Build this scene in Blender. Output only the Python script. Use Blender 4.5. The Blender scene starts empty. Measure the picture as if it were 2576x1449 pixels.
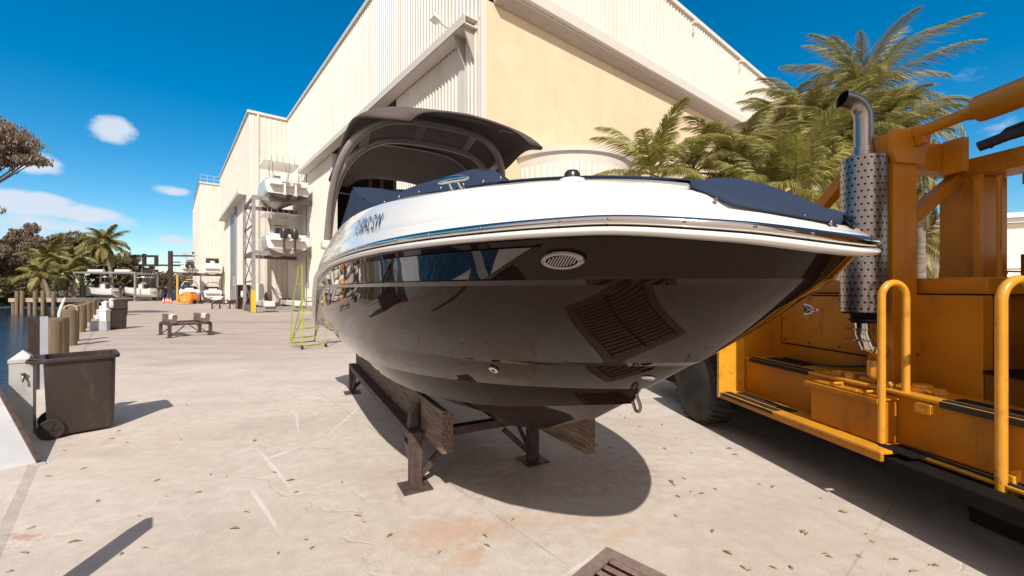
import bpy, math, random
from mathutils import Vector, Matrix, noise
R = math.radians
rnd = random.Random(7)
scene = bpy.context.scene
col = scene.collection
F = 1061.0; CX = 1288.0; HY = 728.0; EYE = 1.7     # camera calibration used for measuring positions
def W(px, py, Y): return Vector(((px-CX)/F*Y, Y, EYE-(py-HY)/F*Y))
def G(px, py):
    Y = EYE*F/(py-HY); return Vector(((px-CX)/F*Y, Y, 0))

# ------------------------------------------------------------------ materials
def mat(name, color, rough=.5, metal=0, spec=.5, var=0, scale=5, bump=0, bscale=40, coat=0, color2=None, detail=6, coords='Object', alpha=1, trans=0, stretch=None, grime=None):
    m = bpy.data.materials.new(name); m.use_nodes = True
    nt = m.node_tree; b = nt.nodes['Principled BSDF']
    b.inputs['Base Color'].default_value = (*color, 1)
    b.inputs['Roughness'].default_value = rough
    b.inputs['Metallic'].default_value = metal
    b.inputs['Specular IOR Level'].default_value = spec
    b.inputs['Coat Weight'].default_value = coat
    b.inputs['Coat Roughness'].default_value = .03
    tc = nt.nodes.new('ShaderNodeTexCoord'); src = tc.outputs[coords]
    if stretch:
        mp = nt.nodes.new('ShaderNodeMapping'); mp.inputs['Scale'].default_value = stretch
        nt.links.new(src, mp.inputs[0]); src = mp.outputs[0]
    if var or color2:
        n = nt.nodes.new('ShaderNodeTexNoise'); n.inputs['Scale'].default_value = scale; n.inputs['Detail'].default_value = detail
        nt.links.new(src, n.inputs['Vector'])
        cr = nt.nodes.new('ShaderNodeValToRGB')
        c2 = color2 if color2 else tuple(c*(1-var) for c in color)
        cr.color_ramp.elements[0].position = .35; cr.color_ramp.elements[1].position = .65
        cr.color_ramp.elements[0].color = (*c2, 1); cr.color_ramp.elements[1].color = (*color, 1)
        nt.links.new(n.outputs[0], cr.inputs[0]); nt.links.new(cr.outputs[0], b.inputs['Base Color'])
    if grime:      # (colour, amount, scale, stretch): dirt and wear with a shape of its own
        gc, ga, gs, gst = grime
        mp2 = nt.nodes.new('ShaderNodeMapping'); mp2.inputs['Scale'].default_value = gst; nt.links.new(tc.outputs[coords], mp2.inputs[0])
        g1 = nt.nodes.new('ShaderNodeTexNoise'); g1.inputs['Scale'].default_value = gs; g1.inputs['Detail'].default_value = 9; g1.inputs['Roughness'].default_value = .7; nt.links.new(mp2.outputs[0], g1.inputs['Vector'])
        r1 = nt.nodes.new('ShaderNodeMapRange'); r1.interpolation_type = 'SMOOTHSTEP'; nt.links.new(g1.outputs[0], r1.inputs[0]); r1.inputs[1].default_value = .53; r1.inputs[2].default_value = .70; r1.inputs[4].default_value = ga
        mg = nt.nodes.new('ShaderNodeMix'); mg.data_type = 'RGBA'; nt.links.new(r1.outputs[0], mg.inputs[0])
        lk = b.inputs['Base Color'].links
        if lk: nt.links.new(lk[0].from_socket, mg.inputs[6])
        else: mg.inputs[6].default_value = (*color,1)
        mg.inputs[7].default_value = (*gc,1); nt.links.new(mg.outputs[2], b.inputs['Base Color'])
    if bump:
        n2 = nt.nodes.new('ShaderNodeTexNoise'); n2.inputs['Scale'].default_value = bscale; n2.inputs['Detail'].default_value = 4
        nt.links.new(src, n2.inputs['Vector'])
        bp = nt.nodes.new('ShaderNodeBump'); bp.inputs['Strength'].default_value = bump; bp.inputs['Distance'].default_value = .01
        nt.links.new(n2.outputs[0], bp.inputs['Height']); nt.links.new(bp.outputs[0], b.inputs['Normal'])
    if trans:
        b.inputs['Transmission Weight'].default_value = trans
    return m

M = {}
M['gel_dark'] = mat('dark gelcoat', (.014,.006,.005), .03, spec=.22, bump=.06, bscale=1.3)
M['gel_dark'].node_tree.nodes['Principled BSDF'].inputs['Specular Tint'].default_value = (1,.84,.74,1)
M['gel_white'] = mat('white gelcoat', (.74,.715,.67), .12, coat=.4, var=.03, scale=2)
M['window'] = mat('dark tinted window', (.006,.006,.008), .02, coat=1, spec=.6)
M['chrome'] = mat('polished steel', (.60,.57,.54), .10, 1)
M['chrome_dull'] = mat('brushed steel', (.33,.285,.27), .28, 1, var=.2, scale=8, bump=.1, bscale=90, stretch=(1,1,.1))
M['rub_black'] = mat('rail rubber', (.03,.02,.02), .3)
M['canvas_blue'] = mat('navy canvas', (.013,.028,.066), .82, var=.25, scale=3, bump=.35, bscale=9)
M['canvas_dark'] = mat('charcoal canvas', (.105,.078,.070), .85, var=.15, scale=4, bump=.2, bscale=14)
M['arch_paint'] = mat('tower grey paint', (.30,.255,.235), .35, coat=.3, var=.1)
M['arch_pale'] = mat('tower pale paint', (.62,.58,.54), .3, coat=.3)
M['letter'] = mat('black vinyl lettering', (.03,.03,.045), .4)
M['rust_steel'] = mat('brown rusty steel', (.095,.062,.052), .75, color2=(.055,.030,.022), scale=14, bump=.5, bscale=60)
M['timber'] = mat('weathered timber', (.25,.175,.125), .9, color2=(.085,.05,.035), scale=7, bump=1, bscale=22, stretch=(.6,8,8))
M['timber_v'] = mat('treated pile timber', (.27,.20,.12), .9, color2=(.13,.09,.055), scale=4, bump=.8, bscale=20, stretch=(6,6,.5))
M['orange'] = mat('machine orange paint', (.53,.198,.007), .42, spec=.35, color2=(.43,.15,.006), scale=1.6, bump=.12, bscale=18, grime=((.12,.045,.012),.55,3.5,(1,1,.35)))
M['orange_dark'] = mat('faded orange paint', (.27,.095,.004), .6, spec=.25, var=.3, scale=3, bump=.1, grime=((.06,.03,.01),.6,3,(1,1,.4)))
M['yellow'] = mat('handrail and sunlit yellow', (.74,.33,.025), .35, coat=.25, var=.15, scale=6, bump=.1, bscale=40, grime=((.30,.11,.02),.7,9,(1,1,1)))  # handrail colour; also stands in for sunlight on the guard front
M['grip'] = mat('black anti slip strip', (.015,.011,.010), .9, bump=1, bscale=300)
M['black'] = mat('black grease paint', (.008,.006,.005), .8, spec=.2, var=.3, scale=5)
M['tyre'] = mat('tyre rubber', (.022,.018,.016), .85, color2=(.05,.04,.033), scale=5, bump=.4, bscale=30)
M['rim'] = mat('dirty wheel rim', (.075,.055,.045), .6, var=.4, scale=9)
M['bin'] = mat('brown bin plastic', (.042,.026,.022), .45, var=.12, scale=4, bump=.1, bscale=80, grime=((.11,.085,.07),.45,5,(1,1,.4)))
M['galv'] = mat('galvanised steel', (.56,.54,.52), .5, .15, color2=(.42,.40,.385), scale=5, bump=.15, bscale=25)
M['alum'] = mat('aluminium sheet', (.58,.57,.57), .5, .1, color2=(.47,.46,.45), scale=3, grime=((.30,.27,.25),.5,4,(1,1,1)))
M['white_paint'] = mat('white plastic', (.78,.77,.74), .4, var=.06, scale=5)
M['grey_paint'] = mat('blue grey paint', (.40,.41,.46), .5, var=.15, scale=5)
M['rack_grey'] = mat('rack galvanised steel', (.36,.35,.35), .5, .4, var=.2, scale=3)
M['rack_brown'] = mat('rack beam brown grey', (.17,.13,.12), .6, var=.2, scale=3)
M['guard_yellow'] = mat('guard yellow', (.75,.45,.03), .5, var=.1)
M['lime'] = mat('safety ladder green', (.40,.42,.06), .4, var=.15, scale=9)
M['wall_white'] = mat('cream ribbed cladding', (.70,.65,.575), .45, color2=(.655,.605,.53), scale=.6, detail=8, grime=((.50,.42,.33),.5,1.1,(1,1,.12)))
M['wall_trim'] = mat('cream trim', (.68,.63,.56), .5, var=.06)
M['wall_grey'] = mat('grey soffit metal', (.44,.385,.34), .6, var=.12)
M['stucco'] = mat('tan stucco', (.72,.565,.38), .9, color2=(.66,.51,.335), scale=1.2, bump=.5, bscale=60, detail=10, grime=((.55,.42,.27),.45,.9,(1,1,.2)))
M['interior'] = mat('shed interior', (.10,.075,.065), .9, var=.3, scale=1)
M['door_grey'] = mat('grey door', (.27,.27,.29), .5, var=.1)
M['hull_white'] = mat('white hull', (.78,.76,.72), .2, coat=.3, var=.05)
M['hull_dark'] = mat('dark hull paint', (.07,.045,.04), .3, coat=.3)
M['hull_tan'] = mat('stained hull bottom', (.42,.34,.28), .5, var=.25, scale=2)
M['hull_blue'] = mat('blue hull paint', (.09,.12,.20), .3, coat=.3)
M['outboard_black'] = mat('black outboard cowl', (.03,.022,.024), .3, coat=.4)
M['outboard_white'] = mat('white outboard cowl', (.75,.73,.70), .3, coat=.4)
M['bark'] = mat('brown bark', (.13,.095,.07), .9, var=.4, scale=8, bump=.8, bscale=20)
M['palm_bark'] = mat('grey palm trunk', (.24,.20,.16), .9, color2=(.14,.11,.085), scale=3, bump=.8, bscale=14, stretch=(1,1,6))
def leafmat(name, c1, c2, c3=None):
    m = bpy.data.materials.new(name); m.use_nodes = True
    nt = m.node_tree; b = nt.nodes['Principled BSDF']
    g = nt.nodes.new('ShaderNodeNewGeometry'); cr = nt.nodes.new('ShaderNodeValToRGB')
    cr.color_ramp.elements[0].color = (*c1,1); cr.color_ramp.elements[1].color = (*c2,1)
    if c3:
        e = cr.color_ramp.elements.new(.88); e.color = (*c2,1); cr.color_ramp.elements[-1].color = (*c3,1)
    nt.links.new(g.outputs['Random Per Island'], cr.inputs[0])
    nt.links.new(cr.outputs[0], b.inputs['Base Color'])
    b.inputs['Roughness'].default_value = .5
    tr = nt.nodes.new('ShaderNodeBsdfTranslucent'); nt.links.new(cr.outputs[0], tr.inputs[0])
    mx = nt.nodes.new('ShaderNodeMixShader'); mx.inputs[0].default_value = .32
    nt.links.new(b.outputs[0], mx.inputs[1]); nt.links.new(tr.outputs[0], mx.inputs[2])
    nt.links.new(mx.outputs[0], nt.nodes['Material Output'].inputs[0])
    return m
M['palm_leaf'] = leafmat('palm frond green', (.15,.13,.034), (.32,.285,.075), (.54,.44,.18))
M['palm_bright'] = leafmat('young palm frond', (.20,.19,.04), (.36,.33,.08), (.55,.45,.18))
M['palm_dry'] = leafmat('dry palm frond', (.20,.14,.06), (.32,.23,.10))
M['leaf_dark'] = leafmat('mangrove leaf', (.075,.064,.026), (.19,.15,.06), (.33,.25,.10))
M['leaf_brown'] = leafmat('brown pine needles', (.14,.095,.06), (.27,.19,.12))
M['leaf_olive'] = leafmat('olive leaf', (.14,.11,.055), (.31,.24,.12))
M['litter'] = leafmat('fallen leaf', (.26,.15,.09), (.46,.40,.16), (.55,.50,.18))
M['blue_bin'] = mat('blue container paint', (.03,.13,.34), .5, var=.1)
M['cone'] = mat('cone orange red', (.75,.17,.10), .5)
M['lift_orange'] = mat('lift orange paint', (.85,.30,.05), .4, var=.1)
M['skin'] = mat('skin', (.42,.25,.18), .6)
M['shirt'] = mat('blue shirt', (.08,.17,.42), .8)
M['jeans'] = mat('dark trousers', (.06,.06,.08), .8)
M['towel'] = mat('white bunk carpet', (.70,.68,.65), .9, var=.1, bump=.5, bscale=20)
M['red'] = mat('red vinyl', (.45,.04,.03), .5)
M['navy'] = mat('navy vinyl', (.02,.02,.05), .5)
M['deck_wood'] = mat('dock planks', (.48,.38,.31), .9, color2=(.36,.28,.22), scale=6, bump=.4)
M['villa'] = mat('villa render', (.80,.74,.66), .8, var=.04)
M['roof_dark'] = mat('dark roof', (.10,.085,.08), .8, var=.2)
M['brown_stuff'] = mat('brown cabinet', (.19,.12,.09), .7, var=.3)
M['rubber_hose'] = mat('hydraulic hose', (.02,.018,.018), .5)
M['bird'] = mat('tan canvas', (.50,.38,.26), .8)

# ------------------------------------------------------------------ mesh builder
class MB:
    def __init__(s): s.v = []; s.f = []; s.m = []
    def add(s, vs, fs, mi=0):
        o = len(s.v); s.v += [tuple(v) for v in vs]
        for f in fs: s.f.append(tuple(o+i for i in f)); s.m.append(mi)
    def box(s, c, size, rot=None, mi=0):
        x, y, z = (d/2 for d in size)
        vs = [Vector(p) for p in ((-x,-y,-z),(x,-y,-z),(x,y,-z),(-x,y,-z),(-x,-y,z),(x,-y,z),(x,y,z),(-x,y,z))]
        if rot is not None:
            if not isinstance(rot, Matrix): rot = Matrix.Rotation(rot, 3, 'Z')
            vs = [rot @ v for v in vs]
        c = Vector(c)
        s.add([v+c for v in vs], [(0,3,2,1),(4,5,6,7),(0,1,5,4),(1,2,6,5),(2,3,7,6),(3,0,4,7)], mi); return s
    def bb(s, a, b, mi=0):
        a = Vector(a); b = Vector(b)
        return s.box((a+b)/2, [abs(d) for d in (b-a)], None, mi)
    def bar(s, a, b, w, h=None, up=(0,0,1), mi=0):
        a = Vector(a); b = Vector(b); h = h or w
        d = (b-a).normalized(); up = Vector(up)
        if abs(d.dot(up)) > .98: up = Vector((1,0,0))
        sd = d.cross(up).normalized(); u = sd.cross(d)
        vs = []
        for p in (a, b):
            for i, j in ((-1,-1),(1,-1),(1,1),(-1,1)): vs.append(p+sd*(i*w/2)+u*(j*h/2))
        s.add(vs, [(0,1,2,3),(7,6,5,4),(0,4,5,1),(1,5,6,2),(2,6,7,3),(3,7,4,0)], mi); return s
    def tube(s, pts, r, n=10, mi=0, cap=True):
        pts = [Vector(p) for p in pts]; rs = r if isinstance(r, (list, tuple)) else [r]*len(pts)
        vs = []; fs = []; prev = None
        for i, p in enumerate(pts):
            d = (pts[min(i+1, len(pts)-1)]-pts[max(i-1, 0)]).normalized()
            if prev is None:
                a = Vector((0,0,1)) if abs(d.z) < .9 else Vector((1,0,0))
                u = d.cross(a).normalized()
            else:
                u = (prev - d*prev.dot(d)).normalized()
            prev = u; w = d.cross(u)
            for k in range(n):
                t = 2*math.pi*k/n; vs.append(p+(u*math.cos(t)+w*math.sin(t))*rs[i])
        for i in range(len(pts)-1):
            for k in range(n):
                a = i*n+k; b = i*n+(k+1) % n; fs.append((a, b, b+n, a+n))
        if cap: fs.append(tuple(reversed(range(n)))); fs.append(tuple((len(pts)-1)*n+k for k in range(n)))
        s.add(vs, fs, mi); return s
    def lathe(s, c, prof, n=20, axis='z', mi=0, rot=None):
        c = Vector(c); vs = []; fs = []
        for (r, z) in prof:
            for k in range(n):
                t = 2*math.pi*k/n; x, y = r*math.cos(t), r*math.sin(t)
                v = {'z': Vector((x,y,z)), 'x': Vector((z,x,y)), 'y': Vector((x,z,y))}[axis]
                if rot is not None: v = rot @ v
                vs.append(c+v)
        for i in range(len(prof)-1):
            for k in range(n):
                a = i*n+k; b = i*n+(k+1) % n; fs.append((a, b, b+n, a+n))
        fs.append(tuple(reversed(range(n)))); fs.append(tuple((len(prof)-1)*n+k for k in range(n)))
        s.add(vs, fs, mi); return s
    def grid(s, rows, mi=0, close=False):
        n = len(rows[0]); vs = [p for r in rows for p in r]; fs = []
        for i in range(len(rows)-1):
            for k in range(n-1+(1 if close else 0)):
                a = i*n+k; b = i*n+(k+1) % n; fs.append((a, b, b+n, a+n))
        s.add(vs, fs, mi); return s
    def prism(s, poly, axis_vec, mi=0):
        poly = [Vector(p) for p in poly]; a = Vector(axis_vec); n = len(poly)
        s.add(poly+[p+a for p in poly], [tuple(reversed(range(n))), tuple(range(n, 2*n))]+[(i, (i+1) % n, (i+1) % n+n, i+n) for i in range(n)], mi); return s
    def sphere(s, c, r, n=12, m=8, mi=0):
        c = Vector(c); rx, ry, rz = r if isinstance(r, (list, tuple)) else (r,)*3
        rows = []
        for j in range(m+1):
            ph = -math.pi/2+math.pi*j/m
            rows.append([c+Vector((rx*math.cos(ph)*math.cos(2*math.pi*k/n), ry*math.cos(ph)*math.sin(2*math.pi*k/n), rz*math.sin(ph))) for k in range(n)])
        return s.grid(rows, mi, True)
    def build(s, name, mats, parent=None, smooth=False, bevel=0, angle=40, solid=0):
        me = bpy.data.meshes.new(name); me.from_pydata(s.v, [], s.f)
        if not isinstance(mats, (list, tuple)): mats = [mats]
        for m in mats: me.materials.append(m)
        if len(mats) > 1: me.polygons.foreach_set('material_index', s.m)
        if smooth:
            me.polygons.foreach_set('use_smooth', [True]*len(s.f))
            me.update()
            try: me.set_sharp_from_angle(angle=R(angle))
            except Exception: pass
        me.update()
        o = bpy.data.objects.new(name, me); col.objects.link(o)
        if parent is not None: o.parent = parent
        if solid:
            md = o.modifiers.new('solid', 'SOLIDIFY'); md.thickness = solid; md.offset = -1
        if bevel:
            md = o.modifiers.new('bevel', 'BEVEL'); md.width = bevel; md.segments = 2; md.limit_method = 'ANGLE'; md.angle_limit = R(40)
        return o

def tag(o, label=None, cat=None, group=None, kind=None):
    if label: o['label'] = label
    if cat: o['category'] = cat
    if group: o['group'] = group
    if kind: o['kind'] = kind
    return o
def thing(name, label, cat, loc=(0,0,0), rz=0, group=None, scale=1):
    o = bpy.data.objects.new(name, None); col.objects.link(o); o.location = loc; o.rotation_euler = (0,0,rz)
    o.scale = (scale,)*3; o.empty_display_size = .3
    return tag(o, label, cat, group)
def children(o): return [c for c in bpy.data.objects if c.parent == o]
def copy_tree(o, kids=None):
    kids = kids if kids is not None else children(o)
    c = o.copy(); col.objects.link(c)
    for ch in kids:
        gk = children(ch)
        d = ch.copy(); col.objects.link(d); d.parent = c
        for g in gk:
            e = g.copy(); col.objects.link(e); e.parent = d
    return c
def interp(tab, x):
    # tab sorted by x; smooth (Catmull/cubic Hermite) interpolation
    n = len(tab)
    if x <= tab[0][0]: return tab[0][1]
    if x >= tab[-1][0]: return tab[-1][1]
    for i in range(n-1):
        if tab[i][0] <= x <= tab[i+1][0]: break
    x0, y0 = tab[i]; x1, y1 = tab[i+1]; h = x1-x0
    def slope(k):
        if k == 0: return (tab[1][1]-tab[0][1])/(tab[1][0]-tab[0][0])
        if k == n-1: return (tab[-1][1]-tab[-2][1])/(tab[-1][0]-tab[-2][0])
        a = (tab[k][1]-tab[k-1][1])/(tab[k][0]-tab[k-1][0]); b = (tab[k+1][1]-tab[k][1])/(tab[k+1][0]-tab[k][0])
        if a*b <= 0: return 0
        return 2*a*b/(a+b)
    t = (x-x0)/h; m0 = slope(i)*h; m1 = slope(i+1)*h
    return (2*t**3-3*t*t+1)*y0+(t**3-2*t*t+t)*m0+(-2*t**3+3*t*t)*y1+(t**3-t*t)*m1
def text_mesh(txt, size=1, shear=0, extrude=0.0, bold=0):
    cu = bpy.data.curves.new('writing', 'FONT'); cu.body = txt; cu.size = size; cu.shear = shear; cu.extrude = extrude; cu.resolution_u = 3; cu.offset = bold
    ob = bpy.data.objects.new('writing', cu); col.objects.link(ob)
    dg = bpy.context.evaluated_depsgraph_get(); me = bpy.data.meshes.new_from_object(ob.evaluated_get(dg))
    bpy.data.objects.remove(ob); return me
def text_obj(name, txt, size, mtl, parent, loc, rot, shear=0):
    me = text_mesh(txt, size, shear); me.materials.append(mtl)
    o = bpy.data.objects.new(name, me); col.objects.link(o); o.parent = parent; o.location = loc; o.rotation_euler = rot
    return o

# ------------------------------------------------------------------ camera
cam = bpy.data.cameras.new('camera'); co = bpy.data.objects.new('camera', cam); col.objects.link(co)
co.location = (0,0,EYE); co.rotation_euler = (R(90),0,0)
cam.sensor_width = 36; cam.lens = 36*F/2576; cam.clip_end = 3000; cam.clip_start = .05
cam.shift_y = (728-724.5)/2576.0
scene.camera = co

# ------------------------------------------------------------------ light and sky
SUN_AZ = R(6.4); SUN_EL = R(43.5)     # sun stands behind the camera, a little to the right
to_sun = Vector((math.sin(SUN_AZ)*math.cos(SUN_EL), -math.cos(SUN_AZ)*math.cos(SUN_EL), math.sin(SUN_EL)))
sl = bpy.data.lights.new('sun', 'SUN'); so = bpy.data.objects.new('sun', sl); col.objects.link(so)
sl.energy = 4.6; sl.angle = R(.5); sl.color = (1,.95,.88)
so.rotation_euler = to_sun.to_track_quat('Z', 'Y').to_euler()
w = bpy.data.worlds.new('World'); scene.world = w; w.use_nodes = True
nt = w.node_tree; bg = nt.nodes['Background']; N = nt.nodes.new; L = nt.links.new
sky = N('ShaderNodeTexSky'); sky.sky_type = 'NISHITA'; sky.sun_disc = False
sky.sun_elevation = SUN_EL; sky.sun_rotation = math.pi-SUN_AZ
sky.air_density = 1.0; sky.dust_density = .3; sky.ozone_density = 3.0
hs = N('ShaderNodeHueSaturation'); hs.inputs['Saturation'].default_value = 1.5; hs.inputs['Hue'].default_value = .491; hs.inputs['Value'].default_value = 1.25
L(sky.outputs[0], hs.inputs['Color'])
tc = N('ShaderNodeTexCoord'); sp = N('ShaderNodeSeparateXYZ'); L(tc.outputs['Generated'], sp.inputs[0])
def mth(op, a, b=None, c=None):
    n = N('ShaderNodeMath'); n.operation = op
    for i, v in enumerate((a, b, c)):
        if v is None: continue
        if isinstance(v, (int, float)): n.inputs[i].default_value = v
        else: L(v, n.inputs[i])
    return n.outputs[0]
az = mth('ARCTAN2', sp.outputs[0], sp.outputs[1])
hyp = mth('SQRT', mth('ADD', mth('MULTIPLY', sp.outputs[0], sp.outputs[0]), mth('MULTIPLY', sp.outputs[1], sp.outputs[1])))
el = mth('ARCTAN2', sp.outputs[2], hyp)
cmb = N('ShaderNodeCombineXYZ'); L(az, cmb.inputs[0]); L(mth('MULTIPLY', el, 1.8), cmb.inputs[1])
nz = N('ShaderNodeTexNoise'); nz.inputs['Scale'].default_value = 13; nz.inputs['Detail'].default_value = 9; nz.inputs['Roughness'].default_value = .62
L(cmb.outputs[0], nz.inputs['Vector'])
nz2 = N('ShaderNodeTexNoise'); nz2.inputs['Scale'].default_value = 30; nz2.inputs['Detail'].default_value = 6
L(cmb.outputs[0], nz2.inputs['Vector'])
acc = None
def dirang(px, py):
    k = (px-CX)/F; return math.atan(k), math.atan((HY-py)/F/math.sqrt(1+k*k))
clouds = [(283,326,68,38,1),(255,318,30,28,.8),(418,478,60,14,.6),(60,400,75,26,.85),(50,512,150,36,1.25),(210,540,110,26,1.05),(90,560,190,26,.9),(60,405,110,34,1.1),(40,585,130,26,.7),(290,560,70,20,.7),
          (440,605,55,13,.7),(455,640,50,11,.85),(360,665,60,12,.7),(130,600,160,26,.45),(460,672,30,10,.6),(2440,190,80,22,.30),(2530,330,120,36,.45),(2360,235,60,22,.25),(2420,560,120,60,.25)]
for (px, py, wx, wy, amp) in clouds:
    a0, e0 = dirang(px, py); a1, _ = dirang(px+wx, py); _, e1 = dirang(px, py-wy)
    u = mth('DIVIDE', mth('SUBTRACT', az, a0), abs(a1-a0)); v = mth('DIVIDE', mth('SUBTRACT', el, e0), abs(e1-e0))
    d = mth('ADD', mth('MULTIPLY', u, u), mth('MULTIPLY', v, v))
    g = mth('MULTIPLY', mth('MAXIMUM', mth('SUBTRACT', 1.35, d), 0), amp)
    acc = g if acc is None else mth('MAXIMUM', acc, g)
dens = mth('ADD', mth('MULTIPLY', acc, 1.0), mth('MULTIPLY', mth('SUBTRACT', nz.outputs[0], .5), 2.2))
dens = mth('ADD', dens, mth('MULTIPLY', mth('SUBTRACT', nz2.outputs[0], .5), .7))
mr = N('ShaderNodeMapRange'); mr.interpolation_type = 'SMOOTHSTEP'; L(dens, mr.inputs[0])
mr.inputs[1].default_value = .22; mr.inputs[2].default_value = 1.15; mr.inputs[4].default_value = .9
gate = mth('MINIMUM', mth('MULTIPLY', acc, 3.0), 1.0)
fac = mth('MULTIPLY', mr.outputs[0], gate)
mix = N('ShaderNodeMix'); mix.data_type = 'RGBA'
L(fac, mix.inputs[0]); L(hs.outputs[0], mix.inputs[6]); mix.inputs[7].default_value = (6.6,7.2,8.2,1)
# unseen warm pale cloud added behind the camera to warm the fill light
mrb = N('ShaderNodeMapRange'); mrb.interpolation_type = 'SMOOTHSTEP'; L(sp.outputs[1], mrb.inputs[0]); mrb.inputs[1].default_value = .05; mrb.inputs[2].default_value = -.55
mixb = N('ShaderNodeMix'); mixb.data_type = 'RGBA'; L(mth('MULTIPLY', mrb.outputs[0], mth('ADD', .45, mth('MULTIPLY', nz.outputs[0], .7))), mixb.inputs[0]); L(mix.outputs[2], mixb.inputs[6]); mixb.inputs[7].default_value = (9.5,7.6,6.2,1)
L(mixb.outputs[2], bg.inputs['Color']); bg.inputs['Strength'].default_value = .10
scene.view_settings.view_transform = 'Standard'; scene.view_settings.look = 'None'; scene.view_settings.exposure = .16; scene.view_settings.gamma = 1
# ------------------------------------------------------------------ ground
def concrete():
    m = bpy.data.materials.new('sunbaked concrete'); m.use_nodes = True
    nt = m.node_tree; b = nt.nodes['Principled BSDF']; N = nt.nodes.new; L = nt.links.new
    tc = N('ShaderNodeTexCoord'); P = tc.outputs['Object']
    def noise_(sc, det=8, rough=.55, vec=P, dist=0):
        n = N('ShaderNodeTexNoise'); n.inputs['Scale'].default_value = sc; n.inputs['Detail'].default_value = det
        n.inputs['Roughness'].default_value = rough; n.inputs['Distortion'].default_value = dist; L(vec, n.inputs['Vector']); return n.outputs[0]
    def ramp(v, a, bb, ca=(0,0,0), cb=(1,1,1)):
        r = N('ShaderNodeValToRGB'); r.color_ramp.elements[0].position = a; r.color_ramp.elements[1].position = bb
        r.color_ramp.elements[0].color = (*ca,1); r.color_ramp.elements[1].color = (*cb,1); L(v, r.inputs[0]); return r.outputs[0]
    def mixc(f, a, bb, t='MIX'):
        x = N('ShaderNodeMix'); x.data_type = 'RGBA'; x.blend_type = t
        for i, v in ((0, f), (6, a), (7, bb)):
            if isinstance(v, (int, float)): x.inputs[i].default_value = v
            elif isinstance(v, tuple): x.inputs[i].default_value = (*v,1)
            else: L(v, x.inputs[i])
        return x.outputs[2]
    def mt(op, a, bb, c=None):
        n = N('ShaderNodeMath'); n.operation = op
        for i, v in enumerate((a, bb, c)):
            if v is None: continue
            if isinstance(v, (int, float)): n.inputs[i].default_value = v
            else: L(v, n.inputs[i])
        return n.outputs[0]
    base = mixc(ramp(noise_(.55,10), .35, .65), (.615,.535,.46), (.71,.64,.565))
    base = mixc(ramp(noise_(9,8,.7), .4, .68), base, mixc(.5, base, (.46,.385,.33)))
    base = mixc(ramp(noise_(2.3,9,.65,P,1.2), .52, .66), base, mixc(.45, base, (.50,.40,.33)))
    fine = ramp(noise_(110,3,.7), .3, .75, (.72,.70,.67), (1.12,1.11,1.10))
    base = mixc(1, base, fine, 'MULTIPLY')
    # wear streaks that run along the driving direction
    mp = N('ShaderNodeMapping'); mp.inputs['Rotation'].default_value = (0,0,R(-12)); mp.inputs['Scale'].default_value = (.45,1.5,1); L(P, mp.inputs[0])
    st = noise_(1.0, 9, .6, mp.outputs[0], .4)
    base = mixc(mt('MULTIPLY', ramp(st, .47, .70), .55), base, (.42,.335,.285))
    # the far slab is older and dirtier
    sx = N('ShaderNodeSeparateXYZ'); L(P, sx.inputs[0])
    yy = mt('ADD', sx.outputs[1], mt('MULTIPLY', noise_(.7, 5), 1.6))
    far = N('ShaderNodeMapRange'); far.interpolation_type = 'SMOOTHSTEP'; L(yy, far.inputs[0]); far.inputs[1].default_value = 8.6; far.inputs[2].default_value = 13
    farf = mt('MULTIPLY', far.outputs[0], .62)
    base = mixc(farf, base, mixc(ramp(st, .3, .7), (.42,.34,.29), (.30,.235,.20)))
    # rust stains, dark patches, pale scrapes at places of their own
    def blob(x, y, rx, ry, ang=0, wob=1.35, sc=11):
        mp = N('ShaderNodeMapping'); mp.vector_type = 'TEXTURE'; mp.inputs['Location'].default_value = (x,y,0); mp.inputs['Rotation'].default_value = (0,0,ang); mp.inputs['Scale'].default_value = (rx,ry,1)
        L(P, mp.inputs[0]); ln = N('ShaderNodeVectorMath'); ln.operation = 'LENGTH'; L(mp.outputs[0], ln.inputs[0])
        v = mt('ADD', ln.outputs['Value'], mt('MULTIPLY', mt('SUBTRACT', noise_(sc, 8, .65), .5), -wob*2.4))
        r = N('ShaderNodeMapRange'); r.interpolation_type = 'SMOOTHSTEP'; L(v, r.inputs[0]); r.inputs[1].default_value = 1.15; r.inputs[2].default_value = .35
        return r.outputs[0]
    for (x, y, rx, ry, an, f, c) in ((-.47,2.95,.36,.24,.2,.48,(.54,.30,.18)), (-.30,2.66,.18,.11,.4,.42,(.54,.31,.19)), (-.1,3.05,.3,.14,.3,.3,(.58,.36,.22)),
            (-1.18,4.75,.04,.42,.12,.6,(.45,.24,.15)), (-1.03,3.95,.16,.05,.3,.5,(.50,.26,.16)), (-.95,3.55,.03,.28,.35,.5,(.45,.28,.2)),
            (-3.35,2.9,.16,.05,.0,.6,(.42,.18,.12)), (.33,3.1,.45,.12,.1,.3,(.52,.34,.25)), (.5,3.9,.9,.5,.2,.5,(.40,.23,.15)), (-.15,4.3,.5,.3,.2,.35,(.36,.24,.19)),
            (-7.9,9.6,.75,.42,0,.5,(.33,.30,.29)), (.78,2.95,.20,.06,.4,.35,(.62,.36,.2)), (1.9,5.2,1.1,.5,.2,.22,(.45,.36,.30)), (-13,22,5,1.2,.1,.4,(.30,.22,.19)), (-9,28,6,1.5,.1,.5,(.26,.20,.18))):
        base = mixc(mt('MULTIPLY', blob(x, y, rx, ry, an), f), base, c)
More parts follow.
